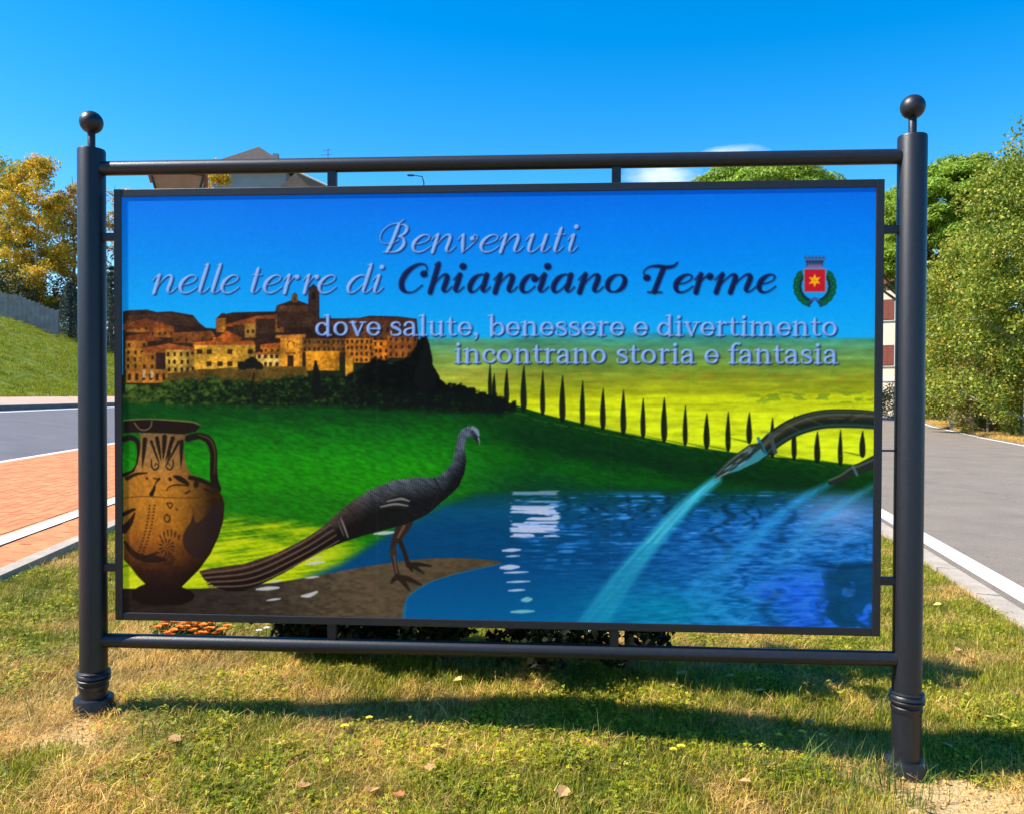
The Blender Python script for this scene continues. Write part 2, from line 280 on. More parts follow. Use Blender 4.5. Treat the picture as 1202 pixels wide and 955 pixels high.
# --- water jets and pipes
def jet(pts, c, a, seed):
    p = spline(pts, 12); b, m = strokemask(p, soft=3.5); nn = fbm((GX[b] + GY[b] * .9) / 5., (GX[b] * .7 - GY[b] * .6) / 40, seed)
    fade = a * (1 - .6 * sst(pts[0][1], pts[-1][1], GY[b]))
    put(b, m * fade * (.55 + .9 * nn).clip(0, 1.2), c)
jet([(842, 562, 9), (806, 592, 14), (766, 636, 19), (728, 684, 26), (690, 740, 32)], col(44, 172, 204), .98, 131)
jet([(976, 566, 5), (936, 588, 9), (892, 626, 14), (850, 664, 22), (820, 700, 30)], col(44, 160, 226), .6, 141)
jet([(1024, 570, 5), (986, 594, 9), (952, 622, 14), (920, 656, 22)], col(64, 176, 232), .55, 151)
for dx, a in ((-3, .8), (2, .6)): stroke([(842 + dx, 562, 1.5), (806 + dx, 592, 2), (766 + dx * 2, 636, 3)], col(120, 214, 234), a * .6, soft=1.5)
pip = [(1030, 493, 21), (1000, 491, 22), (965, 492, 22), (935, 500, 22), (912, 513, 21), (896, 527, 20)]
stroke(pip, col(26, 34, 26)); stroke([(x, y - 4.5, 3) for x, y, _ in pip], col(92, 104, 84), .85, soft=1.6); stroke([(x, y - 1, 2) for x, y, _ in pip], col(112, 72, 44), .4, soft=1.6); stroke([(x, y - 8.5, 1.2) for x, y, _ in pip], col(130, 140, 110), .5, soft=1)
stroke([(x + 1, y + 7.5, 2) for x, y, _ in pip], col(40, 110, 110), .6, soft=1.2)
stroke([(904, 509, 5), (910, 530, 5)], col(56, 72, 72), 1, False); stroke([(890, 514, 4), (899, 533, 4)], col(30, 110, 150), .9, False)
poly([(880, 521), (893, 519), (899, 534), (892, 540), (868, 552), (842, 560), (839, 556), (856, 538)], col(38, 52, 48)); poly([(893, 526), (899, 534), (890, 541), (866, 552), (850, 556), (872, 542)], col(60, 160, 180), .75); stroke([(880, 524, 2.4), (858, 540, 1.5), (842, 556, 1)], col(120, 136, 120), .6)
for k in range(26):
    t_ = arng.random(); x = 893 - 46 * t_ + arng.uniform(-5, 5) * (1 - t_); y = 524 + 33 * t_ + arng.uniform(-7, 6) * (1 - .7 * t_)
    stroke([(x, y, 1), (x - 5, y + 3.4, 1.6), (x - 9, y + 6, .8)], (col(150, 170, 160), col(10, 16, 16), col(70, 150, 170))[k % 3], .6)
for k in range(10):
    f = k / 9.; stroke([(1030 - 118 * f, 488 + 18 * f ** 2.2 + arng.uniform(-5, 8), 1), (1012 - 118 * f, 488 + 22 * f ** 2.2 + arng.uniform(-5, 8), 1.4)], col(96, 108, 96) if k % 2 else col(12, 18, 16), .45, False, .9)
p2 = [(1030, 540, 15), (1010, 549, 13), (1000, 552, 12), (988, 560, 8), (975, 566, 6)]
stroke(p2, col(32, 40, 34)); stroke([(x - 1, y - 3, 2) for x, y, _ in p2], col(104, 118, 100), .7, soft=1); stroke([(1001, 546, 3), (1006, 557, 3)], col(70, 110, 110), .9, False)
# --- bird statue
def P(x, y): return 130 + x / 2.557, 480 + y / 2.557
body = [P(*v) for v in [(265, 485), (300, 476), (400, 463), (500, 430), (580, 390), (640, 350), (672, 318), (720, 278), (780, 240), (850, 212), (920, 203), (970, 205), (1000, 190), (1025, 160), (1036, 110), (1040, 80), (1055, 58), (1078, 49), (1098, 58), (1108, 84), (1107, 106), (1098, 95), (1084, 84), (1068, 85), (1062, 110), (1067, 150), (1062, 190), (1045, 230), (1020, 255), (985, 285), (950, 315), (915, 332), (880, 345), (820, 362), (760, 378), (700, 397), (640, 422), (580, 455), (520, 490), (460, 520), (400, 545), (350, 545), (310, 530), (280, 510)]]
def limb(p, c): stroke([P(x, y) + (w_ / 2.557,) for x, y, w_ in p], c)
LG = col(46, 34, 28)
limb([(885, 335, 46), (868, 370, 34), (850, 400, 18), (846, 430, 15), (854, 470, 14), (862, 505, 16)], LG); limb([(868, 395, 14), (882, 430, 13), (893, 468, 14)], LG * .8)
for e in ((932, 526), (897, 543), (842, 520), (915, 515)): limb([(862, 502, 14), ((862 + e[0]) / 2, (496 + e[1]) / 2, 14), e + (6,)], LG * .85)
for e in ((962, 470), (940, 492), (905, 486)): limb([(893, 464, 12), ((893 + e[0]) / 2, (460 + e[1]) / 2, 12), e + (5,)], LG * .75)
limb([(848, 428, 22), (848, 432, 22)], LG * 1.2); limb([(850, 440, 5), (858, 490, 5)], LG * 2.0); limb([(880, 350, 8), (862, 384, 6)], LG * 2.1)
b, m = polymask(body); nb = fbm((GX[b] * .8 + GY[b] * .6) / 8, (GY[b] - GX[b] * .6) / 2.2, 161); ns = vnoise(GX[b] / 1.5, GY[b] / 1.5, 171)
tq = np.clip((GX[b] - 235) / 330, 0, 1); ax_ = np.interp(GX[b], [233, 270, 325, 380, 410, 440, 480, 520, 540, 562], [676, 674, 660, 628, 606, 590, 578, 570, 545, 505])
shade = np.clip(.78 - (GY[b] - ax_) / 26., .35, 1.5)
cb = ramp(tq, [(0, (62, 46, 38)), (.35, (58, 44, 36)), (.55, (54, 48, 44)), (.75, (52, 58, 62)), (1, (42, 52, 66))])
put(b, m, np.clip(cb * (shade * (.62 + .7 * nb) * (.8 + .4 * ns))[..., None], 0, 1))
for k in range(7):
    f = k / 6.; limb([(275 + 20 * f, 492 + 40 * f, 4), (420 + 12 * f, 470 + 52 * f, 4), (560 + 20 * f, 408 + 45 * f, 4), (660 + 25 * f, 345 + 48 * f, 3)], col(22, 16, 14) if k % 2 else col(108, 84, 70))
su, sv = (GX[b] * .87 - GY[b] * .49) / 2.9, (GX[b] * .49 + GY[b] * .87) / 2.1; row = np.floor(sv); cu = (su + .5 * (row % 2)) % 1 - .5; cvv = sv - row - .5
sc_ = np.clip(1 - (cu ** 2 * 3.2 + cvv ** 2 * 2.6), 0, 1); zone_ = sst(408, 440, GX[b]) * np.where(GX[b] > 505, 1, sst(620 - .2 * (GX[b] - 400), 600 - .2 * (GX[b] - 400), GY[b]))
lit = ramp(shade * (.4 + .8 * nb), [(.25, (14, 14, 16)), (.7, (70, 80, 90)), (1.3, (150, 172, 196))])
put(b, m * zone_ * sc_ ** 2, lit, .8); put(b, m * zone_ * (1 - sst(.15, .5, sc_)), col(8, 10, 14), .7)
for k in range(5): limb([(800 + k * 10, 300 - k * 8, 4), (845 + k * 8, 292 - k * 8, 7), (890 + k * 2, 296 - k * 7, 4)], col(118, 120, 120) if k % 2 else col(30, 26, 24))
limb([(690, 325, 3), (700, 350, 6), (712, 383, 4)], col(118, 112, 108)); limb([(684, 335, 3), (692, 360, 5), (700, 380, 3)], col(80, 74, 70)); limb([(972, 206, 4), (985, 245, 5), (960, 300, 4)], col(26, 28, 30))
limb([(1086, 54, 8), (1098, 64, 12), (1104, 78, 7)], col(112, 138, 156)); limb([(1084, 66, 3), (1086, 68, 3)], col(6, 8, 10)); limb([(1104, 86, 4), (1107, 104, 2)], col(160, 166, 170))
# --- painted amphora
def V(x, y): return 140 + x / 3.979, 480 + y / 3.979
def vs(p, c, a=1., sm=True): stroke([V(x, y) + (w_ / 3.979,) for x, y, w_ in p], c, a, sm)
INK = col(26, 18, 14)
vs([(318, 136, 30), (372, 124, 32), (420, 146, 36), (440, 200, 34), (440, 270, 34), (444, 330, 38), (462, 372, 30)], INK); vs([(372, 118, 5), (424, 142, 6), (446, 200, 5), (444, 300, 4)], col(120, 92, 52), .6)
vs([(20, 140, 26), (55, 132, 26), (84, 150, 22), (92, 200, 18), (84, 260, 18), (60, 292, 18), (20, 306, 18)], INK)
vas = [V(*v) for v in [(20, 110), (90, 108), (100, 130), (98, 190), (88, 245), (70, 290), (20, 318), (20, 700), (45, 725), (85, 778), (122, 815), (92, 826), (60, 850), (58, 882), (100, 906), (180, 916), (290, 911), (342, 890), (352, 866), (330, 845), (292, 828), (312, 808), (372, 748), (424, 676), (462, 598), (486, 520), (492, 440), (480, 400), (450, 362), (400, 330), (330, 298), (308, 245), (300, 185), (308, 128), (320, 108)]]
b, m = polymask(vas); nv = fbm(GX[b] / 9, GY[b] / 9, 181); n2 = fbm(GX[b] / 2.5, GY[b] / 2.5, 191)
vx = (GX[b] - 192) / 60.; vy = (GY[b] - 480) * 3.979
cv = ramp(vy + 60 * (nv - .5), [(100, (138, 108, 66)), (250, (164, 122, 62)), (320, (176, 116, 38)), (420, (182, 122, 34)), (560, (170, 106, 28)), (680, (128, 72, 26)), (760, (74, 40, 26)), (840, (46, 26, 24)), (920, (40, 22, 22))])
put(b, m, cv * (np.clip(1.02 - .80 * np.clip(vx + .05, 0, 2) ** 1.6 - .25 * np.clip(-vx, 0, 1) ** 2, .22, 1.1) * np.interp(vy, [100, 300, 620, 760, 900], [.85, 1, .95, .62, .55]) * (.78 + .42 * n2))[..., None])
poly([V(*v) for v in [(20, 52), (130, 46), (250, 52), (340, 60), (376, 72), (378, 82), (356, 104), (300, 116), (200, 112), (100, 108), (20, 110)]], INK)
vs([(20, 52, 4), (130, 46, 4), (250, 52, 5), (340, 60, 5), (376, 74, 4)], col(150, 124, 84), .9); vs([(70, 62, 4), (95, 92, 4), (126, 96, 4), (148, 78, 4), (152, 54, 4)], col(160, 132, 92), .9)
for x0, y0, x1, y1, w_ in ((212, 128, 205, 235, 24), (176, 134, 196, 240, 20), (250, 134, 216, 240, 20), (150, 150, 184, 246, 13), (278, 150, 228, 246, 13), (120, 140, 108, 270, 22), (292, 150, 288, 270, 20), (238, 200, 222, 252, 9), (170, 205, 188, 254, 9)): vs([(x0, y0, w_), ((x0 * .5 + x1 * .5), (y0 + y1) / 2, w_ * .75), (x1, y1, 3)], INK, .95)
for s, cx in ((1, 168), (-1, 234)): vs([(cx - s * 18, 236, 6), (cx - s * 16, 268, 7), (cx, 282, 7), (cx + s * 16, 266, 6), (cx + s * 6, 252, 5), (cx - s * 4, 262, 4)], INK, .95)
vs([(36, 322, 20), (80, 302, 14), (130, 296, 6)], INK, .9); vs([(150, 396, 20), (162, 372, 14), (170, 345, 5), (186, 324, 12)], INK, .95); vs([(175, 324, 5), (160, 322, 5)], INK)
vs([(220, 378, 5), (235, 360, 5), (270, 352, 7), (312, 356, 6)], INK, .9); vs([(256, 312, 10), (282, 322, 26), (316, 345, 18), (322, 360, 4)], INK, .95); vs([(236, 324, 14), (238, 328, 14)], INK, .9); vs([(128, 322, 9), (131, 323, 9)], INK)
vs([(330, 318, 20), (380, 330, 22), (430, 352, 18), (458, 366, 8)], INK, .95); vs([(352, 366, 6), (360, 346, 24), (366, 362, 6)], INK, .9); vs([(310, 392, 10), (330, 380, 8)], INK, .8); vs([(400, 372, 12), (436, 390, 6)], INK, .8)
vs([(20, 414, 4), (110, 406, 4), (240, 412, 4), (380, 412, 4), (486, 404, 4)], col(70, 36, 12), .8)
for k in range(16):
    f = k / 15.; x = 142 - 58 * f + 10 * math.sin(f * 3); y = 448 + 226 * f
    for dx in (0, 22): vs([(x + dx, y, 7), (x + dx + 2, y + 1, 7)], INK, .9)
vs([(20, 490, 20), (60, 470, 16), (76, 466, 6)], INK, .95); vs([(20, 560, 40), (50, 528, 26), (72, 484, 8)], INK, .9)
vs([(26, 620, 14), (62, 668, 26), (110, 694, 30), (170, 698, 34), (214, 702, 10)], INK, .8); vs([(110, 690, 8), (180, 668, 10)], INK, .8)
vs([(222, 438, 6), (238, 462, 6), (248, 440, 6), (222, 436, 5)], INK, .85); vs([(222, 494, 6), (236, 500, 7), (232, 522, 7), (214, 520, 6), (214, 496, 6), (226, 486, 5)], INK, .85)
vs([(266, 466, 8), (270, 468, 8)], INK, .7)
for cx, cy, r in ((222, 640, 34), (232, 700, 26)):
    for k in range(11):
        a_ = 2 * math.pi * k / 11; vs([(cx + r * .5 * math.cos(a_), cy + r * .5 * math.sin(a_), 4), (cx + r * math.cos(a_), cy + r * math.sin(a_), 9)], INK, .75, False)
    vs([(cx - 9, cy, 4), (cx, cy - 9, 4), (cx + 9, cy, 4), (cx, cy + 9, 4), (cx - 9, cy, 4)], INK, .7)
for k in range(6): vs([(198 + k * 15, 610 - 18 * math.sin(k / 5 * 3.1), 4), (190 + k * 18, 590 - 26 * math.sin(k / 5 * 3.1), 9)], INK, .7, False)
poly(spline([V(*v) for v in [(330, 440), (346, 470), (336, 520), (310, 560), (296, 600), (306, 650), (350, 690), (400, 690), (440, 630), (470, 560), (482, 490), (478, 430), (440, 450), (400, 500), (362, 530), (350, 500), (348, 460)]], 3), col(34, 24, 28), .78)
# --- coat of arms
for s in (-1, 1):
    for k in range(39):
        a_ = math.radians(118 - 150 * (k // 3) / 12.); r = 20.5 + (k % 3 - 1) * 3.2
        x, y = 956.5 + s * 24 * math.cos(a_ - .25) * 0 + s * (r * math.cos(math.radians(-72 + 112 * (k // 3) / 12.))), 336 - r * 1.02 * math.sin(math.radians(-72 + 112 * (k // 3) / 12.))
        an = math.radians(-72 + 112 * (k // 3) / 12.); lx, ly = -math.sin(an) * s, -math.cos(an)
        stroke([(x - lx * 2.4, y - ly * 2.4, .8), (x, y, 3.4), (x + lx * 3 + s * (1.6 if k % 2 else -1.6), y + ly * 3, .8)], col(10, 84, 44) if k % 3 else col(8, 48, 52))
    stroke([(956.5, 351, 1.5), (956.5 + s * 5, 356, 1.7), (956.5 + s * 9, 359, 1.5)], col(26, 44, 110))
stroke([(952, 352, 3), (956.5, 351, 4), (961, 352, 3)], col(60, 90, 150))
rect(943, 315, 970, 343.5, col(120, 130, 150)); rect(944.5, 316.5, 968.5, 342.5, col(186, 24, 44))
st = []
for k in range(12):
    a_ = math.pi * k / 6 - math.pi / 2; r = 8.2 if k % 2 == 0 else 3.6; st.append((956.3 + r * math.cos(a_), 329.5 + r * math.sin(a_)))
poly(st, col(246, 176, 20)); stroke([(955, 329, 2), (957.5, 330, 2)], col(196, 150, 10))
poly([(946.5, 313.5), (966, 313.5), (966.5, 309), (969, 303), (944, 303), (946, 309)], col(40, 78, 126)); rect(948, 311, 965, 313.5, col(140, 90, 120))
for k in range(6): rect(944.2 + k * 4.2, 300.5, 946.8 + k * 4.2, 304, col(52, 92, 140)); rect(947 + k * 3.4, 306, 948.4 + k * 3.4, 308.5, col(12, 30, 70))
stroke([(945, 305, 1), (968, 305, 1)], col(120, 150, 190), .7, False)
# --- lettering
def EL(cx, cy, rx, ry, a0, a1, tn, tk, n=22):
    return [(cx + rx * math.cos(a), cy + ry * math.sin(a), tn + (tk - tn) * abs(math.cos(a)) ** 1.3) for a in np.radians(np.linspace(a0, a1, n))]
def script_glyphs(W, H):
    B_ = W * 1.35
    ex = lambda x: [(x, .95, W), (x, .5, W), (x - .01, .2, W * .9), (x + .07, .04, H * 1.3), (x + .2, .1, H), (x + .32, .32, H)]
    ins = lambda x: [(x - .2, .68, H), (x - .12, .88, H), (x, .97, W * .7)]
    arch = lambda a, b: [[(a, .25, H), (a + .14, .66, H), (a + .3, .93, H * 1.4), (b - .08, .96, W * .6), (b, .8, W), (b, .45, W)]]
    stem = lambda x: [(x, .98, W * .9), (x, .5, W), (x, .02, W)]
    G = {}
    G['n'] = [ins(.2), stem(.2)] + arch(.22, .74) + [ex(.74)[1:]]
    G['m'] = [ins(.2), stem(.2)] + arch(.22, .72) + [[(.72, .5, W), (.72, .02, W)]] + arch(.74, 1.26) + [ex(1.26)[1:]]
    G['h'] = [[(.2, 1.56, W * .6), (.2, 1.4, W), (.2, .02, W)], [(.05, 1.5, H), (.2, 1.55, H * 1.5)]] + arch(.22, .74) + [ex(.74)[1:]]
    G['r'] = [ins(.2), stem(.2), [(.22, .3, H), (.34, .68, H), (.5, .92, H * 1.3), (.62, .95, H * 2)], [(.62, .86, B_), (.63, .87, B_)]]
    G['e'] = [[(.12, .46, H), (.36, .5, H), (.6, .66, H), (.64, .86, H * 1.4), (.48, .97, H * 1.3), (.28, .9, W * .6), (.11, .65, W), (.08, .36, W), (.2, .1, W * .7), (.4, .02, H * 1.6), (.62, .12, H), (.8, .34, H)]]
    G['l'] = [[(.1, 1.56, W * .7), (.1, 1.3, W), (.1, .3, W), (.12, .1, W * .7), (.22, .03, H), (.36, .14, H), (.44, .32, H)], [(-.02, 1.48, H), (.1, 1.56, H * 1.4)]]
    G['t'] = [[(.16, 1.36, W * .5), (.15, 1.2, W), (.13, .3, W), (.15, .1, W * .7), (.25, .03, H), (.38, .14, H), (.46, .32, H)], [(-.06, .99, H * 1.2), (.4, .99, H * 1.2)]]
    G['i'] = [ins(.2), ex(.2), [(.22, 1.4, B_), (.23, 1.4, B_)]]
    bowl = [(.72, .78, H), (.6, .94, H * 1.3), (.42, .96, H * 1.6), (.2, .78, W * .85), (.08, .42, W), (.14, .12, W * .8), (.3, .03, H * 1.4), (.5, .2, H), (.68, .55, H)]
    G['a'] = [bowl, ex(.74)]; G['d'] = [bowl, [(.74, 1.56, W * .7), (.74, 1.3, W), (.74, .8, W)], [(.6, 1.48, H), (.74, 1.56, H * 1.4)], ex(.74)]
    G['u'] = [ins(.18), [(.18, .96, W), (.18, .4, W), (.22, .12, W * .8), (.36, .03, H * 1.4), (.54, .2, H), (.7, .55, H)], ex(.74)]
    G['v'] = [ins(.16), [(.16, .97, W * .8), (.2, .7, W), (.28, .3, W), (.34, .02, W * .5)], [(.34, .02, H), (.6, .3, H), (.84, .66, H), (.86, .9, H), (.7, .95, H), (.6, .82, H)], [(.64, .76, B_), (.65, .76, B_)]]
    G['c'] = [[(.62, .8, H), (.6, .92, H), (.42, .97, H * 1.4), (.2, .8, W * .85), (.08, .44, W), (.16, .12, W * .8), (.36, .02, H * 1.5), (.56, .12, H), (.72, .34, H)], [(.6, .74, B_), (.61, .74, B_)]]
    G['o'] = [EL(.42, .5, .34, .46, 0, 360, H, W)]
    G['B'] = [[(.52, 1.62, H), (.5, 1.4, W), (.44, .8, W), (.36, .3, W), (.28, .04, W * .8)], [(.7, 1.8, H), (.52, 1.6, H * 1.4), (.3, 1.58, H), (-.02, 1.42, H), (-.22, 1.08, H), (-.2, .72, H), (.04, .5, H), (.4, .5, H), (.7, .66, H)], [(.5, 1.5, H), (.74, 1.52, H * 1.6), (.96, 1.34, W), (.92, 1.06, W * .8), (.66, .86, H)], [(.6, .88, H), (.88, .8, W * .7), (1.02, .5, W), (.92, .2, W * .9), (.64, .03, H * 1.5), (.1, .02, H)]]
    G['C'] = [[(1.18, 1.02, H), (1.24, 1.3, H), (1.02, 1.52, H * 1.4), (.66, 1.46, W * .6), (.3, 1.1, W), (.16, .62, W * 1.05), (.28, .22, W), (.56, .02, H * 1.8), (.9, .06, H), (1.22, .4, H)], [(1.14, 1.0, B_), (1.16, 1.0, B_)]]
    G['T'] = [[(.78, 1.34, W), (.72, .7, W), (.66, .05, W)], [(.38, .02, H * 1.3), (1.0, .02, H * 1.3)], [(.16, .84, H), (.0, .96, H), (-.06, 1.16, H), (.14, 1.38, H * 1.3), (.5, 1.42, W * .6), (.86, 1.36, W * .75), (1.2, 1.42, W * .5), (1.34, 1.62, H)], [(.14, .8, B_), (.16, .8, B_)]]
    return G
LM = {}
def addmask(key, pts):
    b, m = strokemask(pts, soft=.42)
    if key not in LM: LM[key] = np.zeros((AH, AW))
    LM[key][b] = np.maximum(LM[key][b], m)
def place_script(ch, x0, x1, yb, xh, G, key):
    S = [np.array(spline(s, 6)) for s in G[ch]]
    for s in S: s[:, 0] += .24 * s[:, 1]
    lo_ = min((s[:, 0] - s[:, 2] / 2).min() for s in S); hi_ = max((s[:, 0] + s[:, 2] / 2).max() for s in S)
    k = (x1 - x0) / (hi_ - lo_)
    for s in S: addmask(key, np.stack([x0 + (s[:, 0] - lo_) * k, yb - s[:, 1] * xh, s[:, 2] * xh], -1))
GL, GB = script_glyphs(.185, .05), script_glyphs(.27, .06)
for ch, a, b_ in [('B', 445.6, 480), ('e', 482, 506), ('n', 505, 535), ('v', 537, 561), ('e', 562, 586), ('n', 585, 615), ('u', 617, 647), ('t', 649, 664), ('i', 666, 680)]: place_script(ch, a, b_, 296.6, 21.5, GL, 'lt')
for ch, a, b_ in [('n', 178, 208), ('e', 209, 232), ('l', 232, 246), ('l', 247, 261), ('e', 258, 281), ('t', 294, 308), ('e', 308, 331), ('r', 332, 352), ('r', 355, 375), ('e', 372, 395), ('d', 406, 438), ('i', 437, 452)]: place_script(ch, a, b_, 344.6, 22, GL, 'lt')
for ch, a, b_ in [('C', 467.5, 502), ('h', 501, 531), ('i', 531, 548.5), ('a', 548, 576), ('n', 577, 608), ('c', 609, 632), ('i', 630, 648), ('a', 646, 675), ('n', 676, 709), ('o', 709, 737), ('T', 754, 796), ('e', 789, 814), ('r', 813, 838), ('m', 836, 888), ('e', 887, 911)]: place_script(ch, a, b_, 343.6, 22, GB, 'dk')
w1, w2, sf = .215, .10, .095
SL = lambda x0, x1, y: [(x0, y, sf), (x1, y, sf)]
ST = lambda x, y0=.04, y1=.96: [(x, y0, w1), (x, y1, w1)]
RG = {}
RG['o'] = ([EL(.52, .5, .37, .44, 0, 360, w2, w1)], 1.1)
RG['d'] = ([EL(.46, .48, .33, .42, 40, 320, w2, w1), ST(.83, .04, 1.42), SL(.62, .83, 1.42), SL(.83, 1.04, .05), [(.7, .75, w2), (.83, .62, w2)], [(.7, .2, w2), (.83, .34, w2)]], 1.13)
RG['b'] = ([EL(.64, .48, .33, .42, -140, 140, w2, w1), ST(.26, .04, 1.42), SL(.05, .26, 1.42), [(.4, .75, w2), (.26, .62, w2)], [(.4, .2, w2), (.26, .2, w2)]], 1.11)
RG['v'] = ([[(.18, .94, w1), (.5, .06, w1)], [(.5, .06, w2 * 1.2), (.84, .94, w2 * 1.2)], SL(.0, .38, .95), SL(.66, 1.02, .95)], 1.02)
RG['e'] = ([EL(.5, .5, .36, .44, 0, 325, w2, w1), [(.16, .5, w2), (.84, .5, w2)]], 1.0)
RG['s'] = ([spline([(.68, .72, w2), (.62, .9, w2), (.4, .95, w2 * 1.2), (.19, .85, w1 * .8), (.19, .67, w1 * .9), (.42, .53, w1), (.66, .38, w1 * .9), (.68, .17, w1 * .8), (.44, .05, w2 * 1.2), (.16, .09, w2), (.1, .3, w2)])], .84)
RG['a'] = ([spline([(.16, .76, w1 * .9), (.24, .91, w2 * 1.3), (.46, .96, w2 * 1.2), (.66, .84, w1 * .9), (.7, .6, w1)]), ST(.7, .06, .62), spline([(.7, .55, w2), (.42, .52, w2 * 1.2), (.17, .38, w1 * .8), (.16, .16, w1 * .9), (.34, .04, w2 * 1.2), (.56, .12, w2), (.7, .28, w2)]), SL(.7, .94, .05)], 1.0)
RG['l'] = ([ST(.3, .04, 1.42), SL(.08, .3, 1.42), SL(.06, .54, .05)], .6)
RG['u'] = ([spline([(.26, .95, w1), (.26, .4, w1), (.3, .14, w1 * .9), (.5, .05, w2 * 1.2), (.72, .14, w2), (.83, .3, w2)]), ST(.85), SL(.05, .26, .95), SL(.64, .85, .95), SL(.85, 1.06, .05)], 1.15)
RG['t'] = ([spline([(.3, 1.26, w2), (.29, 1.0, w1), (.29, .35, w1), (.34, .12, w1 * .8), (.48, .05, w2 * 1.2), (.66, .1, w2)]), SL(.06, .64, .95)], .72)
RG[','] = ([[(.2, .1, .25), (.21, .1, .25)], spline([(.26, .1, .16), (.24, -.12, .12), (.12, -.28, .06)])], .45)
RG['n'] = ([ST(.26), SL(.05, .26, .95), SL(.06, .46, .05), spline([(.26, .66, w2), (.4, .86, w2), (.62, .94, w2 * 1.4), (.8, .84, w1 * .9), (.85, .6, w1), (.85, .06, w1)]), SL(.66, 1.06, .05)], 1.16)
RG['m'] = ([ST(.26), SL(.05, .26, .95), SL(.06, .46, .05)] + [q for o_ in (0, .58) for q in (spline([(.26 + o_, .66, w2), (.4 + o_, .86, w2), (.6 + o_, .94, w2 * 1.4), (.78 + o_, .84, w1 * .9), (.84 + o_, .6, w1), (.84 + o_, .06, w1)]), SL(.65 + o_, 1.03 + o_, .05))], 1.74)
RG['r'] = ([ST(.28), SL(.06, .28, .95), SL(.07, .52, .05), spline([(.28, .6, w2), (.38, .82, w2), (.54, .94, w2 * 1.4), (.7, .9, w1 * .7)])], .8)
RG['i'] = ([ST(.3), SL(.08, .3, .95), SL(.07, .53, .05), [(.29, 1.32, .25), (.3, 1.32, .25)]], .6)
RG['c'] = ([EL(.52, .5, .37, .44, 40, 322, w2, w1), [(.76, .76, w1), (.78, .72, w1)]], .92)
RG['f'] = ([spline([(.32, .06, w1), (.32, 1.0, w1), (.36, 1.26, w1 * .9), (.52, 1.41, w2 * 1.4), (.74, 1.38, w1 * .7)]), SL(.07, .66, .95), SL(.08, .58, .05)], .68)
def place_serif(txt, x0, x1, y0, y1, xh):
    tot = sum(.5 if c == ' ' else RG[c][1] for c in txt); k = (x1 - x0) / tot; x = x0
    for c in txt:
        if c == ' ': x += .5 * k; continue
        yb = y0 + (y1 - y0) * (x - x0) / (x1 - x0)
        for s in RG[c][0]:
            s = np.array(s, float); addmask('lt', np.stack([x + s[:, 0] * k, yb - s[:, 1] * xh, s[:, 2] * k * .98], -1))
        x += RG[c][1] * k
place_serif('dove salute, benessere e divertimento', 369.5, 984.5, 394.2, 394.6, 16.6)
place_serif('incontrano storia e fantasia', 532.5, 984.5, 426.4, 427.2, 16.6)
def shift(m, dx, dy):
    return np.roll(np.roll(m, int(round(dy * AS)), 0), int(round(dx * AS)), 1)
for key, c, sh in (('lt', col(120, 160, 226), .9), ('dk', col(12, 26, 74), .55)):
    m = LM[key]; s = np.maximum(blur(shift(m, 1.3, 1.4), 1.0), shift(m, .6, .7))
    ART[:] = ART * (1 - (s * sh)[..., None]) + col(8, 18, 60) * (s * sh)[..., None]
    g = np.clip(blur(m, 1.2) - shift(blur(m, 1.2), 1, 1), -.5, .5)
    ART[:] = ART * (1 - m[..., None]) + np.clip(c + (.22 * g)[..., None] * (1 if key == 'lt' else .6), 0, 1) * m[..., None]
# sheet joints, weathering, slight softness of the print
for x in (443, 717.5): 
    mm = np.exp(-((GX - x) / .8) ** 2)[..., None] * .06; ART[:] = ART * (1 - mm) + col(90, 180, 240) * mm
ART *= (.965 + .07 * fbm(GX / 2.2, GY / 2.2, 201, 2))[..., None]
for k in range(3): ART[..., k] = blur(ART[..., k], .55)
ART = np.clip(ART, 0, 1)
# ================================================================ helpers
rng = np.random.default_rng(3); COL = scene.collection
def lin(c): c = np.asarray(c, float); return np.where(c <= .04045, c / 12.92, ((c + .055) / 1.055) ** 2.4)
def tag(o, label=None, cat=None, group=None, kind=None):
    for k, v in (('label', label), ('category', cat), ('group', group), ('kind', kind)):
        if v: o[k] = v
    return o
def empty(name, loc=(0, 0, 0), rz=0):
    o = bpy.data.objects.new(name, None); o.empty_display_size = .1; COL.objects.link(o); o.location = loc; o.rotation_euler = (0, 0, rz); return o
def mesh_obj(name, verts, faces, m=None, parent=None, smooth=False):
    me = bpy.data.meshes.new(name); me.from_pydata([tuple(map(float, v)) for v in verts], [], faces); me.update()
    if m: me.materials.append(m)
    if smooth: me.polygons.foreach_set('use_smooth', [True] * len(me.polygons))
    o = bpy.data.objects.new(name, me); COL.objects.link(o)
    if parent: o.parent = parent
    return o
def fast_mesh(name, V_, F_, m=None, parent=None, colors=None, smooth=False):
    """V_ (n,3), F_ (k,3|4) numpy"""
    me = bpy.data.meshes.new(name); nf, c = F_.shape
    me.vertices.add(len(V_)); me.vertices.foreach_set('co', np.ascontiguousarray(V_, np.float32).ravel())
    me.loops.add(nf * c); me.loops.foreach_set('vertex_index', np.ascontiguousarray(F_, np.int32).ravel())
    me.polygons.add(nf); me.polygons.foreach_set('loop_start', np.arange(nf, dtype=np.int32) * c)
    if smooth: me.polygons.foreach_set('use_smooth', np.ones(nf, bool))
    me.update(calc_edges=True)
    if colors is not None:
        a = me.color_attributes.new('tint', 'FLOAT_COLOR', 'POINT'); a.data.foreach_set('color', np.ascontiguousarray(np.c_[colors, np.ones(len(colors))], np.float32).ravel())
    if m: me.materials.append(m)
    o = bpy.data.objects.new(name, me); COL.objects.link(o)
    if parent: o.parent = parent
    return o
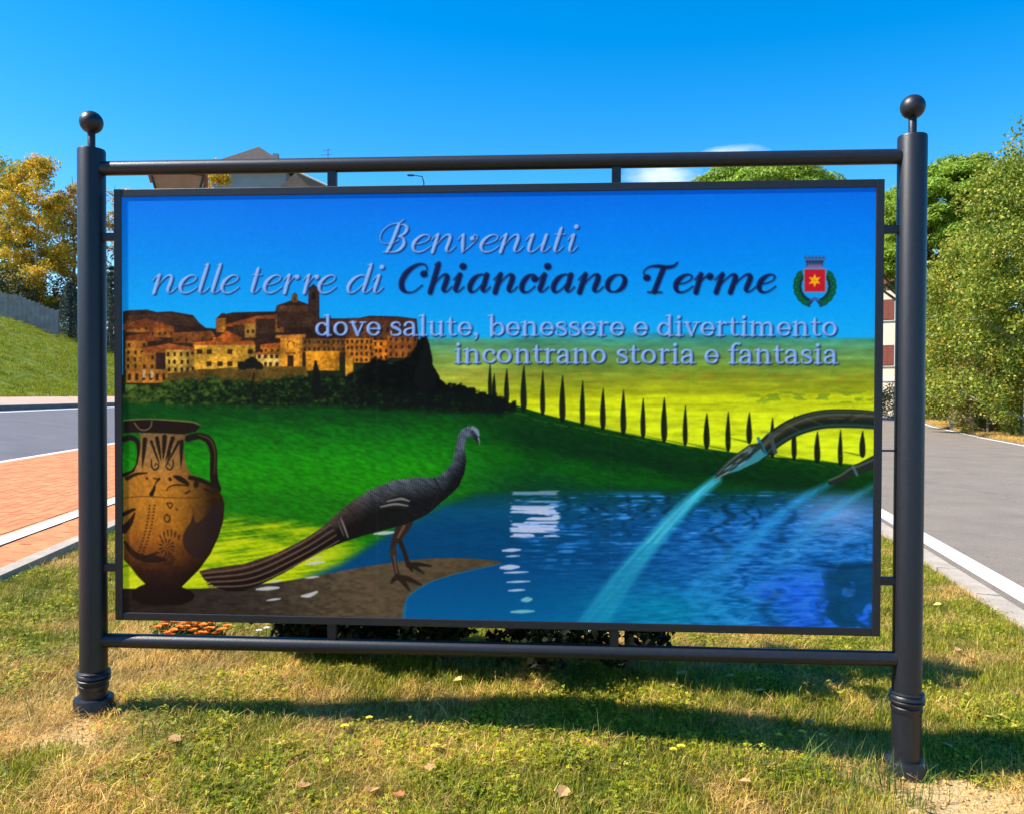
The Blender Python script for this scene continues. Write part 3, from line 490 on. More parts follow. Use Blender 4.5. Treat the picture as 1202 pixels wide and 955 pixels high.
class MB:
    def __init__(s): s.v, s.f = [], []
    def add(s, v, f): n = len(s.v); s.v += [tuple(map(float, p)) for p in v]; s.f += [tuple(i + n for i in q) for q in f]; return s
    def box(s, x0, y0, z0, x1, y1, z1):
        return s.add([(x0, y0, z0), (x1, y0, z0), (x1, y1, z0), (x0, y1, z0), (x0, y0, z1), (x1, y0, z1), (x1, y1, z1), (x0, y1, z1)], [(0, 3, 2, 1), (4, 5, 6, 7), (0, 1, 5, 4), (1, 2, 6, 5), (2, 3, 7, 6), (3, 0, 4, 7)])
    def tube(s, pts, rad, n=12, cap=True):
        P_ = [Vector(p) for p in pts]; R_ = rad if hasattr(rad, '__len__') else [rad] * len(P_); rings = []
        t = (P_[1] - P_[0]).normalized(); a = Vector((0, 0, 1)) if abs(t.z) < .9 else Vector((1, 0, 0)); x = t.cross(a).normalized()
        for i, p in enumerate(P_):
            t = ((P_[min(i + 1, len(P_) - 1)] - P_[max(i - 1, 0)])).normalized(); x = (x - t * x.dot(t)).normalized(); y = t.cross(x)
            rings.append([p + (x * math.cos(2 * math.pi * k / n) + y * math.sin(2 * math.pi * k / n)) * R_[i] for k in range(n)])
        v = [q for r in rings for q in r]; f = [(i * n + k, i * n + (k + 1) % n, (i + 1) * n + (k + 1) % n, (i + 1) * n + k) for i in range(len(P_) - 1) for k in range(n)]
        if cap: f += [tuple(range(n - 1, -1, -1)), tuple(range((len(P_) - 1) * n, len(P_) * n))]
        return s.add(v, f)
    def lathe(s, prof, cx=0, cy=0, n=32):
        v = [(cx + r * math.cos(2 * math.pi * k / n), cy + r * math.sin(2 * math.pi * k / n), z) for r, z in prof for k in range(n)]
        f = [(i * n + k, i * n + (k + 1) % n, (i + 1) * n + (k + 1) % n, (i + 1) * n + k) for i in range(len(prof) - 1) for k in range(n)]
        f += [tuple(range(n - 1, -1, -1)), tuple(range((len(prof) - 1) * n, len(prof) * n))]
        return s.add(v, f)
    def build(s, name, m, parent=None, smooth=False, bevel=0):
        o = mesh_obj(name, s.v, s.f, m, parent, smooth)
        if smooth:
            try: o.data.set_sharp_from_angle(angle=math.radians(40))
            except Exception: pass
        if bevel:
            b = o.modifiers.new('bevel', 'BEVEL'); b.width = bevel; b.segments = 2; b.limit_method = 'ANGLE'
        return o
def mat(name, c, rough=.8, var=.0, scale=8., c2=None, bump=0., bscale=None, metal=0., spec=.5, detail=6, trans=0., attr=False, coat=0.):
    """procedural material: colour broken up by noise, optional bump, optional leaf translucency"""
    m = bpy.data.materials.new(name); m.use_nodes = True; nt = m.node_tree; N, L = nt.nodes, nt.links
    p = N['Principled BSDF']; p.inputs['Roughness'].default_value = rough; p.inputs['Metallic'].default_value = metal; p.inputs['Specular IOR Level'].default_value = spec
    if coat: p.inputs['Coat Weight'].default_value = coat; p.inputs['Coat Roughness'].default_value = .15
    geo = N.new('ShaderNodeNewGeometry'); nz = N.new('ShaderNodeTexNoise'); nz.inputs['Scale'].default_value = scale; nz.inputs['Detail'].default_value = detail; nz.inputs['Roughness'].default_value = .62
    L.new(geo.outputs['Position'], nz.inputs['Vector'])
    mx = N.new('ShaderNodeMix'); mx.data_type = 'RGBA'
    ca = tuple(c) + (1,); cb = tuple(c2) + (1,) if c2 is not None else tuple(min(1, k * (1 + var)) for k in c) + (1,)
    if c2 is None: ca = tuple(k * (1 - var) for k in c) + (1,)
    mx.inputs['A'].default_value = ca; mx.inputs['B'].default_value = cb
    mr = N.new('ShaderNodeMapRange'); mr.inputs['From Min'].default_value = .32; mr.inputs['From Max'].default_value = .68; L.new(nz.outputs['Fac'], mr.inputs['Value']); L.new(mr.outputs[0], mx.inputs['Factor'])
    last = mx.outputs['Result']
    if attr:
        at = N.new('ShaderNodeAttribute'); at.attribute_name = 'tint'; mm = N.new('ShaderNodeMix'); mm.data_type = 'RGBA'; mm.blend_type = 'MULTIPLY'; mm.inputs['Factor'].default_value = 1
        L.new(last, mm.inputs['A']); L.new(at.outputs['Color'], mm.inputs['B']); last = mm.outputs['Result']
    L.new(last, p.inputs['Base Color'])
    if bump:
        b = N.new('ShaderNodeBump'); b.inputs['Strength'].default_value = bump; b.inputs['Distance'].default_value = .02
        n2 = N.new('ShaderNodeTexNoise'); n2.inputs['Scale'].default_value = bscale or scale * 4; n2.inputs['Detail'].default_value = 5; L.new(geo.outputs['Position'], n2.inputs['Vector']); L.new(n2.outputs['Fac'], b.inputs['Height']); L.new(b.outputs[0], p.inputs['Normal'])
    if trans:
        tr = N.new('ShaderNodeBsdfTranslucent'); ms = N.new('ShaderNodeMixShader'); ms.inputs[0].default_value = trans; L.new(last, tr.inputs['Color']); L.new(p.outputs[0], ms.inputs[1]); L.new(tr.outputs[0], ms.inputs[2]); L.new(ms.outputs[0], N['Material Output'].inputs['Surface'])
    return m
def project(p):
    """photo pixel of world points (n,3)"""
    d = np.asarray(p, float) - np.array([0, 0, EYE]); r, u, f = (np.array(k) for k in (_r, _u, _f)); k = d @ f
    return 601 + FPX * (d @ r) / k, 477.5 - FPX * (d @ u) / k
def ray(px, py):
    return np.array(_r) * (px - 601) / FPX - np.array(_u) * (py - 477.5) / FPX + np.array(_f)
def at(px, py, dist):
    d = ray(px, py); return Vector(d / d[1] * dist + np.array([0, 0, EYE]))

# ================================================================ terrain: level along the left road, rising across it
UX, UY = -.123, .9924; NX, NY_ = -.9924, -.123                      # along the left road / across it to the left
KL = [-400, -3, -2.05, 1.38, 2.9, 3.45, 6.5, 12.2, 12.201, 13.8, 16, 28, 60, 400]
KZ = [-.02, -.02, 0.0, .16, .225, .233, .432, 1.055, 1.07, 1.36, 1.75, 6.75, 9.0, 14]
def zprof(L): return np.interp(L, KL, KZ)
RX, RY = .98, -.2; MX, MY = .2, .98                                  # across / along the right road
def gz(x, y, bump=True):
    x, y = np.asarray(x, float), np.asarray(y, float); L = NX * x + NY_ * y; z = zprof(L)
    if bump:
        R_ = RX * x + RY * y
        k = sst(2.75, 2.2, L) * sst(2.2, 1.6, R_) * sst(22, 14, y)
        b_ = .05 * (fbm(x / .9 + 40, y / .9 + 40, 301, 3) - .5) + .022 * (fbm(x / .2 + 40, y / .2 + 40, 311, 2) - .5)
        for cx_, cy_, h_, r_ in ((-1.85, 3.2, .02, .4), (.0, 3.5, .03, 1.2)): b_ = b_ + h_ * np.exp(-((x - cx_) ** 2 + (y - cy_) ** 2) / r_ ** 2)
        for cx_, cy_ in ((-1.8493, 3.6056), (1.6434, 3.3798)): b_ = b_ * (1 - np.exp(-((x - cx_) ** 2 + (y - cy_) ** 2) / .2 ** 2))
        kh = sst(16.5, 20, L) * .5; z = z + k * b_ + kh * (fbm(x / 7 + 90, y / 7 + 90, 321, 3) - .5)
    return z
def ground_at(px, py):
    d = ray(px, py); lo_, hi_ = 1.0, 400.0; t = np.geomspace(1.5, 400, 900); P_ = d[None] * t[:, None] + np.array([0, 0, EYE])
    below = P_[:, 2] < gz(P_[:, 0], P_[:, 1]); i = int(np.argmax(below)) if below.any() else len(t) - 1
    return Vector(P_[i])
def ax(*parts): return np.unique(np.concatenate(parts))
Lg = ax(np.linspace(-900, -60, 15), np.linspace(-60, -9, 14), np.arange(-9, 3.01, .12), np.array(KL[1:-1]), np.arange(3.2, 12, 1.), np.arange(14, 32, .6), np.linspace(32, 70, 10), np.linspace(80, 900, 12))
Mg = ax(np.linspace(-300, -8, 8), np.arange(-8, 2, 1.), np.arange(2, 12, .12), np.arange(12, 110, 1.5), np.linspace(115, 1800, 22))
LL, MM = np.meshgrid(Lg, Mg); X_ = NX * LL + UX * MM; Y_ = NY_ * LL + UY * MM; Z_ = gz(X_, Y_)
i_, j_ = np.meshgrid(np.arange(len(Mg) - 1), np.arange(len(Lg) - 1), indexing='ij'); a_ = (i_ * len(Lg) + j_).ravel(); w_ = len(Lg)
GROUND_F = np.c_[a_, a_ + w_, a_ + w_ + 1, a_ + 1]

def ground_material():
    m = bpy.data.materials.new('turf_soil'); m.use_nodes = True; nt = m.node_tree; N, L = nt.nodes, nt.links; p = N['Principled BSDF']; p.inputs['Roughness'].default_value = .95; p.inputs['Specular IOR Level'].default_value = .2
    g = N.new('ShaderNodeNewGeometry')
    def noise(sc, det=6):
        n = N.new('ShaderNodeTexNoise'); n.inputs['Scale'].default_value = sc; n.inputs['Detail'].default_value = det; n.inputs['Roughness'].default_value = .65; L.new(g.outputs['Position'], n.inputs['Vector']); return n
    def rampn(src, stops):
        r = N.new('ShaderNodeValToRGB'); e = r.color_ramp.elements
        while len(e) < len(stops): e.new(.5)
        for k, (q, c) in zip(e, stops): k.position = q; k.color = c + (1,)
        L.new(src, r.inputs[0]); return r
    n1, n2, n3 = noise(.9), noise(9), noise(60)
    r1 = rampn(n2.outputs['Fac'], [(.3, (.035, .045, .008)), (.46, (.10, .10, .015)), (.6, (.24, .18, .045)), (.75, (.42, .31, .12))])
    r2 = rampn(n3.outputs['Fac'], [(.3, (.55, .55, .55)), (.7, (1.25, 1.2, 1.1))])
    mx = N.new('ShaderNodeMix'); mx.data_type = 'RGBA'; mx.blend_type = 'MULTIPLY'; mx.inputs['Factor'].default_value = 1; L.new(r1.outputs[0], mx.inputs['A']); L.new(r2.outputs[0], mx.inputs['B'])
    sep = N.new('ShaderNodeSeparateXYZ'); L.new(g.outputs['Position'], sep.inputs[0]); mz = N.new('ShaderNodeMapRange'); mz.inputs['From Min'].default_value = 1.3; mz.inputs['From Max'].default_value = 1.6; L.new(sep.outputs['Z'], mz.inputs['Value'])
    rg = rampn(noise(1.3).outputs['Fac'], [(.3, (.07, .12, .006)), (.5, (.14, .19, .012)), (.7, (.24, .23, .03))]); mg = N.new('ShaderNodeMix'); mg.data_type = 'RGBA'; L.new(mz.outputs[0], mg.inputs['Factor']); L.new(mx.outputs['Result'], mg.inputs['A']); L.new(rg.outputs[0], mg.inputs['B'])
    # bare earth trodden round the post feet
    last = mg.outputs['Result']
    for cx_, cy_, r_ in ((1.72, 3.1, .62), (-1.8, 3.3, .42), (2.05, 2.75, .5)):
        v = N.new('ShaderNodeVectorMath'); v.operation = 'DISTANCE'; v.inputs[1].default_value = (cx_, cy_, .03 if cx_ > 0 else .17); L.new(g.outputs['Position'], v.inputs[0])
        ad = N.new('ShaderNodeMath'); ad.operation = 'MULTIPLY_ADD'; ad.inputs[1].default_value = .9; L.new(n2.outputs['Fac'], ad.inputs[0]); L.new(v.outputs['Value'], ad.inputs[2])
        mr = N.new('ShaderNodeMapRange'); mr.inputs['From Min'].default_value = r_ + .45; mr.inputs['From Max'].default_value = r_ + .2; L.new(ad.outputs[0], mr.inputs['Value'])
        mm = N.new('ShaderNodeMix'); mm.data_type = 'RGBA'; L.new(mr.outputs[0], mm.inputs['Factor']); L.new(last, mm.inputs['A'])
        rs = rampn(n3.outputs['Fac'], [(.3, (.50, .34, .14)), (.7, (.72, .52, .26))]); L.new(rs.outputs[0], mm.inputs['B']); last = mm.outputs['Result']
    L.new(last, p.inputs['Base Color'])
    b = N.new('ShaderNodeBump'); b.inputs['Strength'].default_value = .8; b.inputs['Distance'].default_value = .03; L.new(n3.outputs['Fac'], b.inputs['Height']); L.new(b.outputs[0], p.inputs['Normal'])
    return m
GROUND = fast_mesh('ground', np.c_[X_.ravel(), Y_.ravel(), Z_.ravel()], GROUND_F, ground_material(), smooth=True); tag(GROUND, kind='structure')

ASPH = mat('asphalt', (.185, .152, .122), .85, c2=(.235, .195, .155), scale=1.1, bump=.5, bscale=140, spec=.3)
def crack(m, sc=.8):
    N, L = m.node_tree.nodes, m.node_tree.links; p = N['Principled BSDF']; src = p.inputs['Base Color'].links[0].from_socket; g = [n for n in N if n.type == 'NEW_GEOMETRY'][0]
    nz = N.new('ShaderNodeTexNoise'); nz.inputs['Scale'].default_value = 2.5; nz.inputs['Detail'].default_value = 4; L.new(g.outputs['Position'], nz.inputs['Vector']); ad = N.new('ShaderNodeMix'); ad.data_type = 'RGBA'; ad.blend_type = 'LINEAR_LIGHT'; ad.inputs['Factor'].default_value = .35; L.new(g.outputs['Position'], ad.inputs['A']); L.new(nz.outputs['Color'], ad.inputs['B'])
    vo = N.new('ShaderNodeTexVoronoi'); vo.feature = 'DISTANCE_TO_EDGE'; vo.inputs['Scale'].default_value = sc; L.new(ad.outputs['Result'], vo.inputs['Vector']); mr = N.new('ShaderNodeMapRange'); mr.inputs['From Max'].default_value = .012; mr.inputs['To Min'].default_value = .82; mr.inputs['To Max'].default_value = 1.0; L.new(vo.outputs['Distance'], mr.inputs['Value'])
    n2 = N.new('ShaderNodeTexNoise'); n2.inputs['Scale'].default_value = 90; L.new(g.outputs['Position'], n2.inputs['Vector']); m2 = N.new('ShaderNodeMapRange'); m2.inputs['From Min'].default_value = .3; m2.inputs['From Max'].default_value = .7; m2.inputs['To Min'].default_value = .72; m2.inputs['To Max'].default_value = 1.28; L.new(n2.outputs['Fac'], m2.inputs['Value'])
    mu = N.new('ShaderNodeMath'); mu.operation = 'MULTIPLY'; L.new(mr.outputs[0], mu.inputs[0]); L.new(m2.outputs[0], mu.inputs[1]); vm = N.new('ShaderNodeVectorMath'); vm.operation = 'SCALE'; L.new(src, vm.inputs[0]); L.new(mu.outputs[0], vm.inputs['Scale']); L.new(vm.outputs[0], p.inputs['Base Color'])
crack(ASPH, .45)
PAINT = mat('road_paint', (.62, .61, .58), .7, c2=(.74, .73, .70), scale=14, bump=.2, bscale=120)
CONC = mat('kerb_concrete', (.32, .27, .21), .9, c2=(.46, .39, .31), scale=5, bump=.5, bscale=60)
def strip(name, L0, L1, M0, M1, dz, m, step=2.0):
    ls = ax(np.array([L0, L1]), np.array([k for k in KL if L0 < k < L1])); ms = np.arange(M0, M1 + step, step)
    v = [(NX * l + UX * q, NY_ * l + UY * q, float(zprof(l)) + dz) for q in ms for l in ls]; n = len(ls)
    return tag(mesh_obj(name, v, [(i * n + j, (i + 1) * n + j, (i + 1) * n + j + 1, i * n + j + 1) for i in range(len(ms) - 1) for j in range(n - 1)], m), kind='structure')
strip('road', 6.5, 12.19, -30, 160, .006, mat('blue_grey_asphalt', (.115, .112, .125), .8, c2=(.15, .145, .155), scale=1.3, bump=.4, bscale=140, spec=.35))
strip('edge_line', 6.52, 6.68, -30, 160, .011, PAINT); strip('edge_line', 11.75, 11.87, -30, 160, .011, PAINT)
# far pavement of the left road with its kerb
PAVE = mat('pink_pavement', (.46, .30, .22), .85, c2=(.56, .38, .28), scale=2.5, bump=.3)
v = []
for q in (-30, 160):
    for l, z in ((12.19, 1.05), (12.2, 1.205), (12.34, 1.215), (13.85, 1.44), (13.86, 1.2)): v.append((NX * l + UX * q, NY_ * l + UY * q, z))
pv = tag(mesh_obj('pavement', v, [(i, i + 5, i + 6, i + 1) for i in (2, 3)], PAVE), kind='structure'); kb = tag(mesh_obj('kerb', v, [(i, i + 5, i + 6, i + 1) for i in (0, 1)], mat('grey_kerb', (.16, .155, .15), .9, .2, 3)), kind='structure')
# brick path on the near side of the left road
MORT = mat('mortar', (.66, .34, .18), .95, .15, 30, bump=.4)
BP = strip('brick_path', 3.0, 6.5, -30, 160, .036, MORT, 1.0); strip('edge_line', 3.44, 3.60, -30, 160, .058, PAINT)
strip('kerb', 2.88, 3.0, -30, 160, .06, CONC); v = []
for q in (-30, 160):
    for z in (.0, .0603): v.append((NX * 2.88 + UX * q, NY_ * 2.88 + UY * q, float(zprof(2.88)) + z - (.1 if z == 0 else 0)))
tag(mesh_obj('kerb_face', v, [(0, 2, 3, 1)], CONC), kind='structure')
BRM = [mat('brick_clay', c, .85, .16, 20, bump=.3, bscale=90) for k, c in enumerate([(.62, .20, .070), (.68, .225, .080), (.56, .18, .062)])]
bl, bw, bh, gap = .24, .115, .036, .007
bx = MB().box(0, 0, 0, bw - gap, bl - gap, bh); brick_me = []
for k in range(3):
    me = bpy.data.meshes.new('brick'); me.from_pydata([(NX * a + UX * b_, NY_ * a + UY * b_, c + a * .0653) for a, b_, c in bx.v], [], [tuple(reversed(f)) for f in bx.f]); me.materials.append(BRM[k]); brick_me.append(me)
spots = []
for i in range(int((6.5 - 3.0) / bw)):
    l = 3.004 + i * bw
    if 3.40 < l < 3.62: continue
    for j in range(int(26 / bl)):
        q = 1.0 + j * bl + (i % 2) * bl / 2; px_, py_ = project(np.array([[NX * (l + bw / 2) + UX * q, NY_ * (l + bw / 2) + UY * q, float(zprof(l)) + .05]])); dist = NY_ * l + UY * q
        vis = -8 < px_[0] < 146 and not (94 < px_[0] < 118)
        spots.append((0 if vis and dist > 2 else 1, dist, l, q))
spots.sort(); rest = MB()
for n_, (hid, dist, l, q) in enumerate(spots):
    z = float(zprof(l)) + .006 + rng.uniform(-.002, .002); p_ = (NX * l + UX * q, NY_ * l + UY * q, z)
    if n_ < 300:
        o = bpy.data.objects.new('brick', brick_me[int(rng.integers(3))]); COL.objects.link(o); o.parent = BP; o.location = p_
    else: rest.add([(p_[0] + NX * a + UX * b_, p_[1] + NY_ * a + UY * b_, p_[2] + c + a * .0653) for a, b_, c in bx.v], [tuple(reversed(f)) for f in bx.f[1:]])
ro = rest.build('brick_paving', BRM[0], BP); ro['kind'] = 'stuff'
for k in (1, 2): ro.data.materials.append(BRM[k])
ro.data.polygons.foreach_set('material_index', np.repeat(rng.integers(0, 3, len(ro.data.polygons) // 5), 5).astype(np.int32))
# far part of the path, beyond the built bricks
strip('brick_path', 3.62, 6.49, 27.2, 160, .042, mat('brick_far', (.46, .20, .11), .85, .2, 12))
# right road
def rp(R_, M_, z): return (RX * R_ + MX * M_, RY * R_ + MY * M_, z)
far_edge = [(-40, 10.6), (0, 10.6), (14, 10.6), (24, 10.9), (34, 11.8), (46, 13.4), (60, 16), (80, 21), (110, 31), (150, 48)]
v = []
for M_, R_ in far_edge: v += [rp(2.47, M_, -.004), rp(R_, M_, -.004)]
tag(mesh_obj('road', v, [(2 * i, 2 * i + 1, 2 * i + 3, 2 * i + 2) for i in range(len(far_edge) - 1)], ASPH), kind='structure')
v = [rp(2.58, -40, 0), rp(2.79, -40, 0), rp(2.79, 150, 0), rp(2.58, 150, 0)]; tag(mesh_obj('edge_line', v, [(0, 1, 2, 3)], PAINT), kind='structure')
v = []
for M_, R_ in far_edge: v += [rp(R_ - .55, M_, 0), rp(R_ - .42, M_, 0)]
tag(mesh_obj('edge_line', v, [(2 * i, 2 * i + 1, 2 * i + 3, 2 * i + 2) for i in range(len(far_edge) - 1)], PAINT), kind='structure')
KERB = tag(mesh_obj('kerb', [rp(2.30, -40, -.012), rp(2.47, -40, -.012), rp(2.47, 150, -.012), rp(2.30, 150, -.012)], [(0, 1, 2, 3)], mat('kerb_joint', (.2, .18, .15), .95)), kind='structure')
ks = MB().add([rp(2.295, 0, -.1), rp(2.475, 0, -.1), rp(2.475, .985, -.1), rp(2.295, .985, -.1), rp(2.30, 0, .03), rp(2.47, 0, .022), rp(2.47, .985, .022), rp(2.30, .985, .03)], [(0, 3, 2, 1), (4, 5, 6, 7), (0, 1, 5, 4), (1, 2, 6, 5), (2, 3, 7, 6), (3, 0, 4, 7)])
kme = None
for k in range(36):
    if kme is None: o = ks.build('kerb_stone', CONC, KERB); kme = o.data
    else: o = bpy.data.objects.new('kerb_stone', kme); COL.objects.link(o); o.parent = KERB
    o.location = rp(rng.uniform(-.004, .004), k - 2, rng.uniform(-.004, .004))

# ================================================================ the welcome sign
IRON = mat('graphite_paint', (.0085, .0095, .014), .40, c2=(.014, .015, .021), scale=40, bump=.12, bscale=260, spec=.5)
SX, SY, SYAW, SD = -1.8493, 3.6056, -.0646, 3.5
sign = empty('welcome_sign', (SX, SY, 0), SYAW); tag(sign, 'large framed town welcome sign between two dark grey posts on the lawn', 'sign')
def sworld(s, y, z): return np.array([SX + s * math.cos(SYAW) - y * math.sin(SYAW), SY + s * math.sin(SYAW) + y * math.cos(SYAW), z])
ZT, ZB, FL, FR, FT, FB = 2.5547, .4813, .1147, 3.3814, 2.4574, .5794
for s, zg in ((0, .165), (SD, .0)):
    p_ = MB().lathe([(.0575, zg - .25), (.0575, 2.63), (.055, 2.638), (.0, 2.639)], s, 0, 40).build('post', IRON, sign, True)
    MB().lathe([(.016, 2.63), (.016, 2.71), (.013, 2.715)], s, 0, 20).build('finial_neck', IRON, p_, True)
    MB().lathe([(.049 * math.cos(a), 2.757 + .049 * math.sin(a)) for a in np.radians(np.linspace(-88, 88, 25))], s, 0, 32).build('ball_finial', IRON, p_, True)
    c = ZB - .165
    MB().lathe([(.058, c - .055), (.062, c - .046), (.062, c - .03), (.058, c - .026)], s, 0, 40).build('ring', IRON, p_, True)
    MB().lathe([(.058, c - .022), (.069, c - .012), (.070, c - .004), (.064, c + .001), (.070, c + .006), (.069, c + .016), (.064, c + .021), (.068, c + .028), (.058, c + .034)], s, 0, 40).build('collar', IRON, p_, True)
    MB().lathe([(.083, zg - .1), (.083, zg + .058), (.080, zg + .064), (.058, zg + .066)], s, 0, 40).build('base_flange', IRON, p_, True)
for nm, z in (('top_rail', ZT), ('bottom_rail', ZB)): MB().tube([(.05, 0, z), (SD - .05, 0, z)], .031, 24).build(nm, IRON, sign, True)
fw, fd = .034, .028
fr_ = MB().box(FL, -fd, FB, FL + fw, fd, FT).box(FR - fw, -fd, FB, FR, fd, FT).box(FL + fw, -fd + .0004, FT - fw, FR - fw, fd - .0004, FT).box(FL + fw, -fd + .0004, FB, FR - fw, fd - .0004, FB + fw); fr_.build('panel_frame', IRON, sign, bevel=.003)
for s in (1.075, 2.29):
    MB().box(s - .019, -.016, FT - .002, s + .019, .016, ZT - .026).build('connector', IRON, sign, bevel=.004); MB().box(s - .019, -.016, ZB + .026, s + .019, .016, FB + .002).build('connector', IRON, sign, bevel=.004)
for z in (2.255, .805):
    MB().box(.05, -.014, z - .017, FL + .002, .014, z + .017).build('connector', IRON, sign, bevel=.004); MB().box(FR - .002, -.014, z - .017, SD - .05, .014, z + .017).build('connector', IRON, sign, bevel=.004)
MB().tube([(FR - .002, 0, 1.345), (SD - .05, 0, 1.345)], .004, 8).build('tie_rod', IRON, sign)
MB().box(FL + .02, -.022, FB + .02, FR - .02, .020, FT - .02).build('backing_sheet', mat('backing_metal', (.35, .36, .38), .5, .08, 6, metal=.6), sign)
# printed picture: the colours of the print live on the sheet itself
nu, nv_ = 1010, 580; us = np.linspace(FL + fw - .004, FR - fw + .004, nu); zs = np.linspace(FB + fw - .004, FT - fw + .004, nv_)
U_, W_ = np.meshgrid(us, zs); pw = np.c_[SX + U_.ravel() * math.cos(SYAW) + .024 * math.sin(SYAW), SY + U_.ravel() * math.sin(SYAW) - .024 * math.cos(SYAW), W_.ravel()]
px_, py_ = project(pw); fx = np.clip((px_ - AX0) * AS - .5, 0, AW - 1.01); fy = np.clip((py_ - AY0) * AS - .5, 0, AH - 1.01); xi, yi = fx.astype(int), fy.astype(int); fx, fy = (fx - xi)[:, None], (fy - yi)[:, None]
ink = (ART[yi, xi] * (1 - fx) + ART[yi, xi + 1] * fx) * (1 - fy) + (ART[yi + 1, xi] * (1 - fx) + ART[yi + 1, xi + 1] * fx) * fy
i_, j_ = np.meshgrid(np.arange(nv_ - 1), np.arange(nu - 1), indexing='ij'); a_ = (i_ * nu + j_).ravel()
INKM = bpy.data.materials.new('printed_picture'); INKM.use_nodes = True; N_ = INKM.node_tree.nodes; p_ = N_['Principled BSDF']; at_ = N_.new('ShaderNodeAttribute'); at_.attribute_name = 'tint'
gm = N_.new('ShaderNodeVectorMath'); gm.operation = 'MULTIPLY'; gm.inputs[1].default_value = INK_GAIN
INKM.node_tree.links.new(at_.outputs['Color'], gm.inputs[0]); INKM.node_tree.links.new(gm.outputs[0], p_.inputs['Base Color']); p_.inputs['Roughness'].default_value = .5; p_.inputs['Specular IOR Level'].default_value = .08
fast_mesh('printed_panel', np.c_[U_.ravel(), np.full(U_.size, -.024), W_.ravel()], np.c_[a_, a_ + 1, a_ + nu + 1, a_ + nu], INKM, sign, lin(ink), True)['label'] = 'printed picture of hill town, amphora, bronze bird and pool with welcome lettering'
# ================================================================ trees and plants
def unit(n): v = rng.normal(size=(n, 3)); return v / np.linalg.norm(v, axis=1)[:, None]
def leaf_quads(C_, size, aspect=.6, up=.3, nrm=None):
    """one bent quad per centre; returns verts, faces"""
    n = len(C_); d = unit(n); d[:, 2] += up * rng.normal(size=n)
    if nrm is not None: nn_ = nrm + .75 * unit(n)
    else: nn_ = unit(n) + np.array([0, 0, .55])
    nn_ /= np.linalg.norm(nn_, axis=1)[:, None]; a = np.cross(nn_, d); a /= np.linalg.norm(a, axis=1)[:, None] + 1e-9; b = np.cross(nn_, a)
    s = (size * rng.uniform(.6, 1.35, n))[:, None]; L_ = a * s * .5; W_ = b * s * .5 * aspect
    v = np.stack([C_ - L_, C_ + W_ + L_ * .05, C_ + L_, C_ - W_ + L_ * .05], 1).reshape(-1, 3)
    return v, np.arange(4 * n).reshape(n, 4)
LEAF = mat('leaf', (1, 1, 1), .55, attr=True, trans=.35, spec=.35, c2=(1, 1, 1)); NEEDLE = mat('needle', (1, 1, 1), .6, attr=True, trans=.25, spec=.25, c2=(1, 1, 1))
BARK = mat('bark', (.10, .075, .055), .9, c2=(.20, .16, .12), scale=9, bump=.8, bscale=30); PALEBARK = mat('pale_bark', (.24, .21, .17), .9, c2=(.36, .33, .28), scale=6, bump=.6, bscale=30)
def pick(cols, wts, n, jit=.22):
    c = np.array(cols)[rng.choice(len(cols), n, p=np.array(wts) / sum(wts))]; return c * rng.uniform(1 - jit, 1 + jit, (n, 1))
def skeleton(base, height, r0, crown_lo, spread, nlimb, lean=(0, 0)):
    mb = MB(); top = Vector((base[0] + lean[0], base[1] + lean[1], base[2] + height)); P_ = []
    for k in range(7):
        f = k / 6; P_.append(Vector(base).lerp(top, f) + Vector((rng.normal() * .012 * height * f, rng.normal() * .012 * height * f, 0)))
    P_[0].z -= .4; mb.tube(P_, [r0 * (1 - .88 * k / 6) for k in range(7)], 8); tips = []
    for k in range(nlimb):
        f = crown_lo + (1 - crown_lo) * (k + .3) / nlimb * .95; q = Vector(base).lerp(top, f); a = k * 2.4 + rng.uniform(-.5, .5); l = spread * (1.05 - .55 * abs(f - crown_lo - .35 * (1 - crown_lo)) / (1 - crown_lo)) * rng.uniform(.7, 1.1)
        e = q + Vector((math.cos(a) * l, math.sin(a) * l, l * rng.uniform(.25, .8))); mid = q.lerp(e, .5) + Vector((0, 0, -.06 * l)); rr = r0 * (1 - .85 * f) * .55
        mb.tube([q, mid, e], [rr, rr * .6, rr * .2], 5); tips += [mid, e]
        for _ in range(2):
            e2 = mid.lerp(e, rng.uniform(.2, .9)) + Vector(tuple(unit(1)[0])) * l * .35; mb.tube([mid.lerp(e, .3), e2], [rr * .35, rr * .1], 4); tips.append(e2)
    return mb, tips, top
